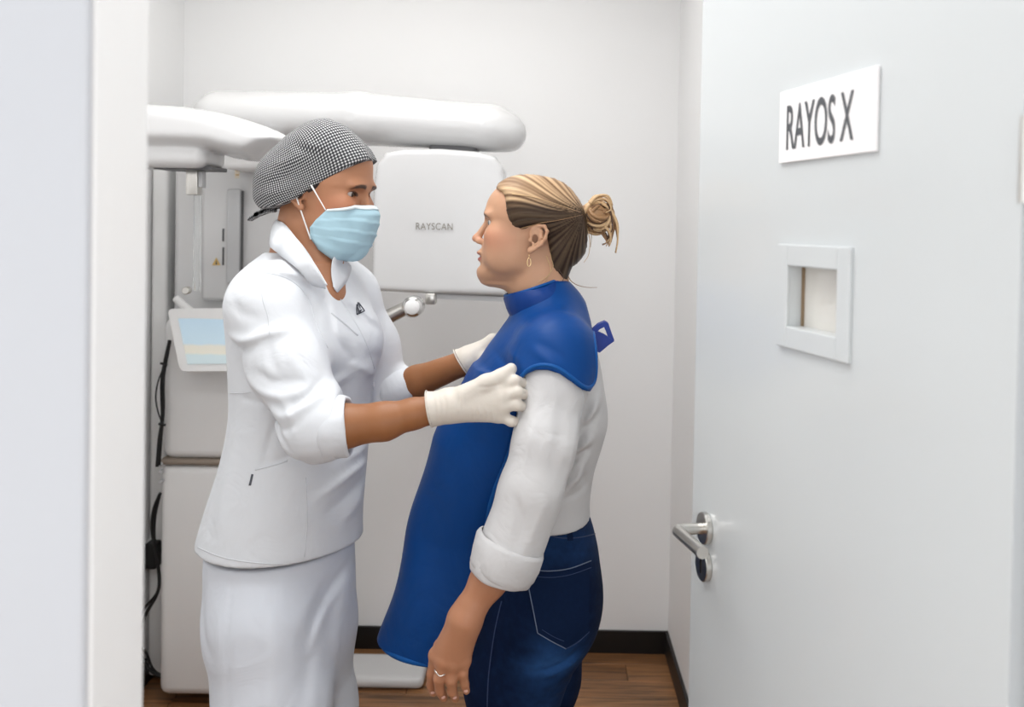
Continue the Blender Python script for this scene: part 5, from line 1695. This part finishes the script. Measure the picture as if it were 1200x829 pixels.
# sleeves
S.chain([WA(322, 338, 1.93), WA(309, 362, 1.90), WA(336, 430, 1.87), WA(370, 498, 1.835)], [.050, .062, .065, .065], .04)
S.add(cone(WA(372, 498, 1.835), WA(398, 499, 1.822), .066, .056), .03)
S.chain([WA(395, 330, 2.17), fsh, WA(432, 405, 2.20), fel], [.055, .064, .060, .056], .04)
S.add(cone(fel, WA(476, 453, 2.185), .054, .042), .02)
Yr = 1.85
for pts, w, h in [([(285, 325), (315, 326), (345, 338), (365, 365)], .010, -.006), ([(300, 318), (335, 322), (362, 345), (376, 385), (392, 425)], .008, .005), ([(362, 345), (372, 375), (380, 400), (396, 432)], .007, -.009),
                  ([(262, 395), (290, 398), (320, 388), (345, 384)], .009, .010), ([(266, 410), (285, 412), (305, 402)], .010, -.006), ([(275, 350), (285, 365), (310, 372)], .010, -.005), ([(292, 440), (315, 455), (345, 458), (372, 448)], .009, .008),
                  ([(305, 430), (330, 442), (358, 440)], .008, -.007), ([(318, 470), (340, 480), (365, 470), (395, 450)], .008, .007), ([(330, 490), (345, 496), (362, 486)], .007, -.006), ([(300, 455), (318, 476), (338, 505), (352, 524)], .007, -.010),
                  ([(322, 398), (330, 425), (345, 440)], .008, -.004), ([(345, 395), (352, 420), (370, 440)], .010, .005), ([(340, 460), (352, 478), (356, 500)], .006, .004), ([(380, 440), (372, 455), (350, 470)], .007, -.005),
                  # front of the tunic
                  ([(388, 365), (402, 380), (420, 398)], .006, -.006), ([(392, 362), (410, 378), (428, 398)], .006, .005), ([(412, 425), (425, 445), (430, 465)], .012, -.008), ([(398, 440), (412, 450), (420, 465)], .008, .005),
                  ([(435, 410), (440, 440), (436, 470)], .006, -.004), ([(280, 470), (272, 476), (295, 472)], .005, -.002),
                  # skirt of the tunic
                  ([(300, 552), (340, 542), (380, 528)], .008, -.004), ([(430, 566), (400, 576), (360, 600)], .009, .008), ([(428, 575), (405, 592), (370, 622)], .010, -.007), ([(430, 572), (415, 600), (385, 640)], .011, .007),
                  ([(432, 590), (420, 615), (400, 650)], .009, -.006), ([(420, 540), (400, 545), (370, 560)], .008, -.005), ([(425, 535), (410, 552), (390, 560)], .007, .005), ([(320, 485), (308, 520), (298, 560)], .006, -.004),
                  ([(262, 540), (250, 580), (240, 630)], .012, .004), ([(272, 475), (290, 478), (310, 474)], .005, -.003)]:
    S.fold(pts, w, h, Yr, 2.06)
# neckline opening (V) and body space
vtip = WA(387, 336, 1.93)
S.cut(cone(WA(350, 300, YN), WA(366, 262, YN - .01), .056, .062), .006)
S.cut(cone(WA(372, 296, YN - .03), WA(386, 330, 1.935), .050, .010), .008)
zhn2, = [float(WA(340, 668, 1.88)[2])]
def tun_end(X, Y, Z):
    dh = zhn2 + 0.02 * np.clip((WA(300, 660, YN)[0] - X) * 6, 0, 1) ** 2 - Z
    return dh + 0 * Y
S.inter(anyfn((-9,) * 3, (9,) * 3, tun_end), .002)
cn = WA(411, 499, 1.82) - WA(385, 500, 1.82); cn /= np.linalg.norm(cn)
ce = WA(396, 499, 1.82)
S.cut(anyfn((ce[0], 1.6, ce[2] - .08), (ce[0] + .2, 1.915, ce[2] + .075), lambda X, Y, Z: np.maximum(np.maximum(ce[0] - X, Y - 1.91), np.abs(Z - ce[2]) - .075) + 0 * X))
to_, tVQ = sdfobj('tunic', S, .0042, M_tunic, nur, it=2)
tB = bvh_of(tVQ)
cuffs((379, 501), (409, 498.5), 1.822, .058, .0545, 'sleeve_cuff', M_tunic, to_, seed=2)
cuffs((448, 456.5), (487, 450), 2.18, .045, .0375, 'sleeve_cuff', M_tunic, to_, seed=3)
# collar: stand and lapels folded back along the V
def ribbon(name, inner, outer, thick, m, parent, Yi=None):
    rows = []
    I_, O_ = smoothpath(inner, 6), smoothpath(outer, 6)
    for t in (0, .25, .5, .75, 1):
        rows.append([Vector(np.array(a) * (1 - t) + np.array(b) * t + np.array((0, -.006 * math.sin(math.pi * t), .003 * math.sin(math.pi * t)))) for a, b in zip(I_, O_)])
    return MB().grid(rows, thick).build(name, m, parent, smooth='all')
def onT(px, py, off=.003):
    r = onsurf(tB, px, py, off)
    return np.array(r[0]) if r else WA(px, py, 1.95)
inner = [WA(325, 258, 2.03), WA(334, 264, 1.985), WA(346, 278, 1.955), WA(358, 294, 1.94), WA(371, 312, 1.925), WA(384, 334, 1.915)]
outer = [WA(318, 276, 2.06), onT(318, 290, .006), onT(330, 304, .007), onT(346, 318, .007), onT(362, 330, .007), onT(380, 338, .004)]
ribbon('collar', inner, outer, .003, M_tunic, to_)
ntB = bvh_of(nVQ, tVQ)
def onNT(px, py, off=.006):
    r = onsurf(ntB, px, py, off)
    return np.array(r[0]) if r and r[0].y < 2.3 else WA(px, py, 2.08)
inner2 = [onNT(386.5, 301, .018), onNT(386, 312, .013), onNT(387, 324, .007), onNT(389, 337, .004)]
outer2 = [onNT(400, 300, .014), onNT(408, 314, .008), onNT(405, 330, .005), onNT(395, 343, .003)]
ribbon('collar', inner2, outer2, .003, M_tunic, to_)
M_in = mat('dark_under_shirt', (36, 34, 36), 0.8)
ip = [onsurf(bvh_of(nVQ), x, y, .002) for x, y in ((379, 306), (382, 316), (386, 329))]
# front placket, buttons, pocket, seams, chest emblem
seam('placket_seam', tB, [(392, 341), (410, 368), (428, 400), (440, 440), (437, 470)], .0011, M_tseam, to_, .0002)
seam('placket_seam', tB, [(434, 530), (431, 570), (426, 610), (420, 655)], .0010, M_tseam, to_, .0002)
seam('waist_seam', tB, [(267, 461), (285, 461), (305, 458)], .0010, M_tseam, to_, .0002)
seam('side_seam', tB, [(306, 470), (304, 510), (296, 550), (288, 600), (279, 655)], .0010, M_tseam, to_, .0002)
seam('hem_seam', tB, [(232, 642), (262, 654), (300, 660), (340, 662), (380, 661), (420, 651)], .0011, M_tseam, to_, .0002)
seam('princess_seam', tB, [(358, 560), (360, 610), (356, 660)], .0009, M_tseam, to_, .0002)
seam('armhole_seam', tB, [(300, 318), (336, 326), (360, 348), (370, 378), (384, 408)], .0009, M_tseam, to_, .0002)
seam('sleeve_seam', tB, [(306, 334), (308, 352), (314, 372), (316, 392)], .0009, M_tseam, to_, .0002)
seam('breast_pocket', tB, [(388, 367), (402, 378), (419, 393)], .0016, M_tseam, to_, .0006)
seam('pocket_edge', tB, [(299, 551), (330, 543), (362, 530)], .0012, M_tseam, to_, .0003)
seam('pocket_tab', tB, [(296, 556), (293, 569)], .0022, mat('grey_tab', (86, 90, 98), 0.7), to_, .0006, sub=3)
M_btn = mat('white_button', (244, 244, 246), 0.3)
for (x, y) in ((437.5, 451), (428, 565)):
    r = onsurf(tB, x, y, 0)
    if r: MB().lathe(r[0], r[1], [(.0052, 0), (.0058, .001), (.0050, .0024), (.0036, .0019), (.001, .0019)], 16).build('button', M_btn, to_, smooth=True)
# emblem: fan of slanted strokes
M_emb = mat('emblem_ink', (62, 66, 76), 0.7)
for (a, b, r_) in (((418, 369), (418, 357), .0014), ((420.5, 368), (419, 355), .0014), ((423, 367), (420.5, 355.5), .0012), ((418, 369), (427, 364.5), .0012), ((427, 364.5), (420, 355), .0012), ((420, 366), (424, 363), .0011)):
    seam('emblem', tB, [a, b], r_, M_emb, to_, .0008, sub=4)

# --- gloves
G = Sdf()
G.chain([WA(500, 480.5, 1.812), WA(512, 479, 1.812), WA(527, 475, 1.812)], [.0345, .030, .0275], .006)
hands_near(G, .0016)
gc = WA(503, 479.5, 1.812); gn = WA(530, 473, 1.812) - WA(503, 478, 1.812); gn /= np.linalg.norm(gn)
G.cut(anyfn(gc - .07, gc + .03, lambda X, Y, Z: (X - gc[0]) * gn[0] + (Z - gc[2]) * gn[2] + 0 * Y + .0 * X))
for pts, w, h in [([(540, 458), (541, 470), (539, 484)], .003, .0016), ([(555, 475), (556, 484), (555, 491)], .002, .0016), ([(561, 475), (563, 484), (562, 492)], .002, .0016), ([(569, 476), (571, 484), (570, 492)], .002, .0014), ([(576, 478), (578, 486), (577, 494)], .002, .0012),
                  ([(520, 462), (524, 472), (522, 486)], .003, -.0012), ([(560, 452), (575, 452), (590, 449)], .003, -.0015), ([(510, 460), (514, 475), (515, 492)], .003, .001)]:
    G.fold(pts, w, h, 1.80, 1.83)
go, gVQ = sdfobj('glove', G, .0019, M_glove, nur, it=1)
G = Sdf()
G.chain([WA(541, 428, 2.135), WA(548, 424, 2.13), WA(556, 420, 2.13)], [.038, .031, .027], .006)
hands_far(G, .0016)
gc2 = WA(542.5, 427, 2.13); gn2 = WA(560, 418, 2.13) - WA(543, 429, 2.13); gn2 /= np.linalg.norm(gn2)
G.cut(anyfn(gc2 - .07, gc2 + .03, lambda X, Y, Z: (X - gc2[0]) * gn2[0] + (Z - gc2[2]) * gn2[2] + 0 * Y))
sdfobj('glove', G, .0022, M_glove, nur, it=1)
# rolled glove rims
for c_, n_, r_ in ((gc, gn, .0335), (gc2, gn2, .0365)):
    u = np.cross(n_, (0, 1, 0)); u /= np.linalg.norm(u); v = np.cross(n_, u)
    MB().tube([Vector(c_ + (u * math.cos(t) + v * math.sin(t)) * r_) for t in np.linspace(0, 2 * math.pi, 40)[:-1]], .0013, 6, closed=True).build('glove_rim', M_glove, nur, smooth='all')
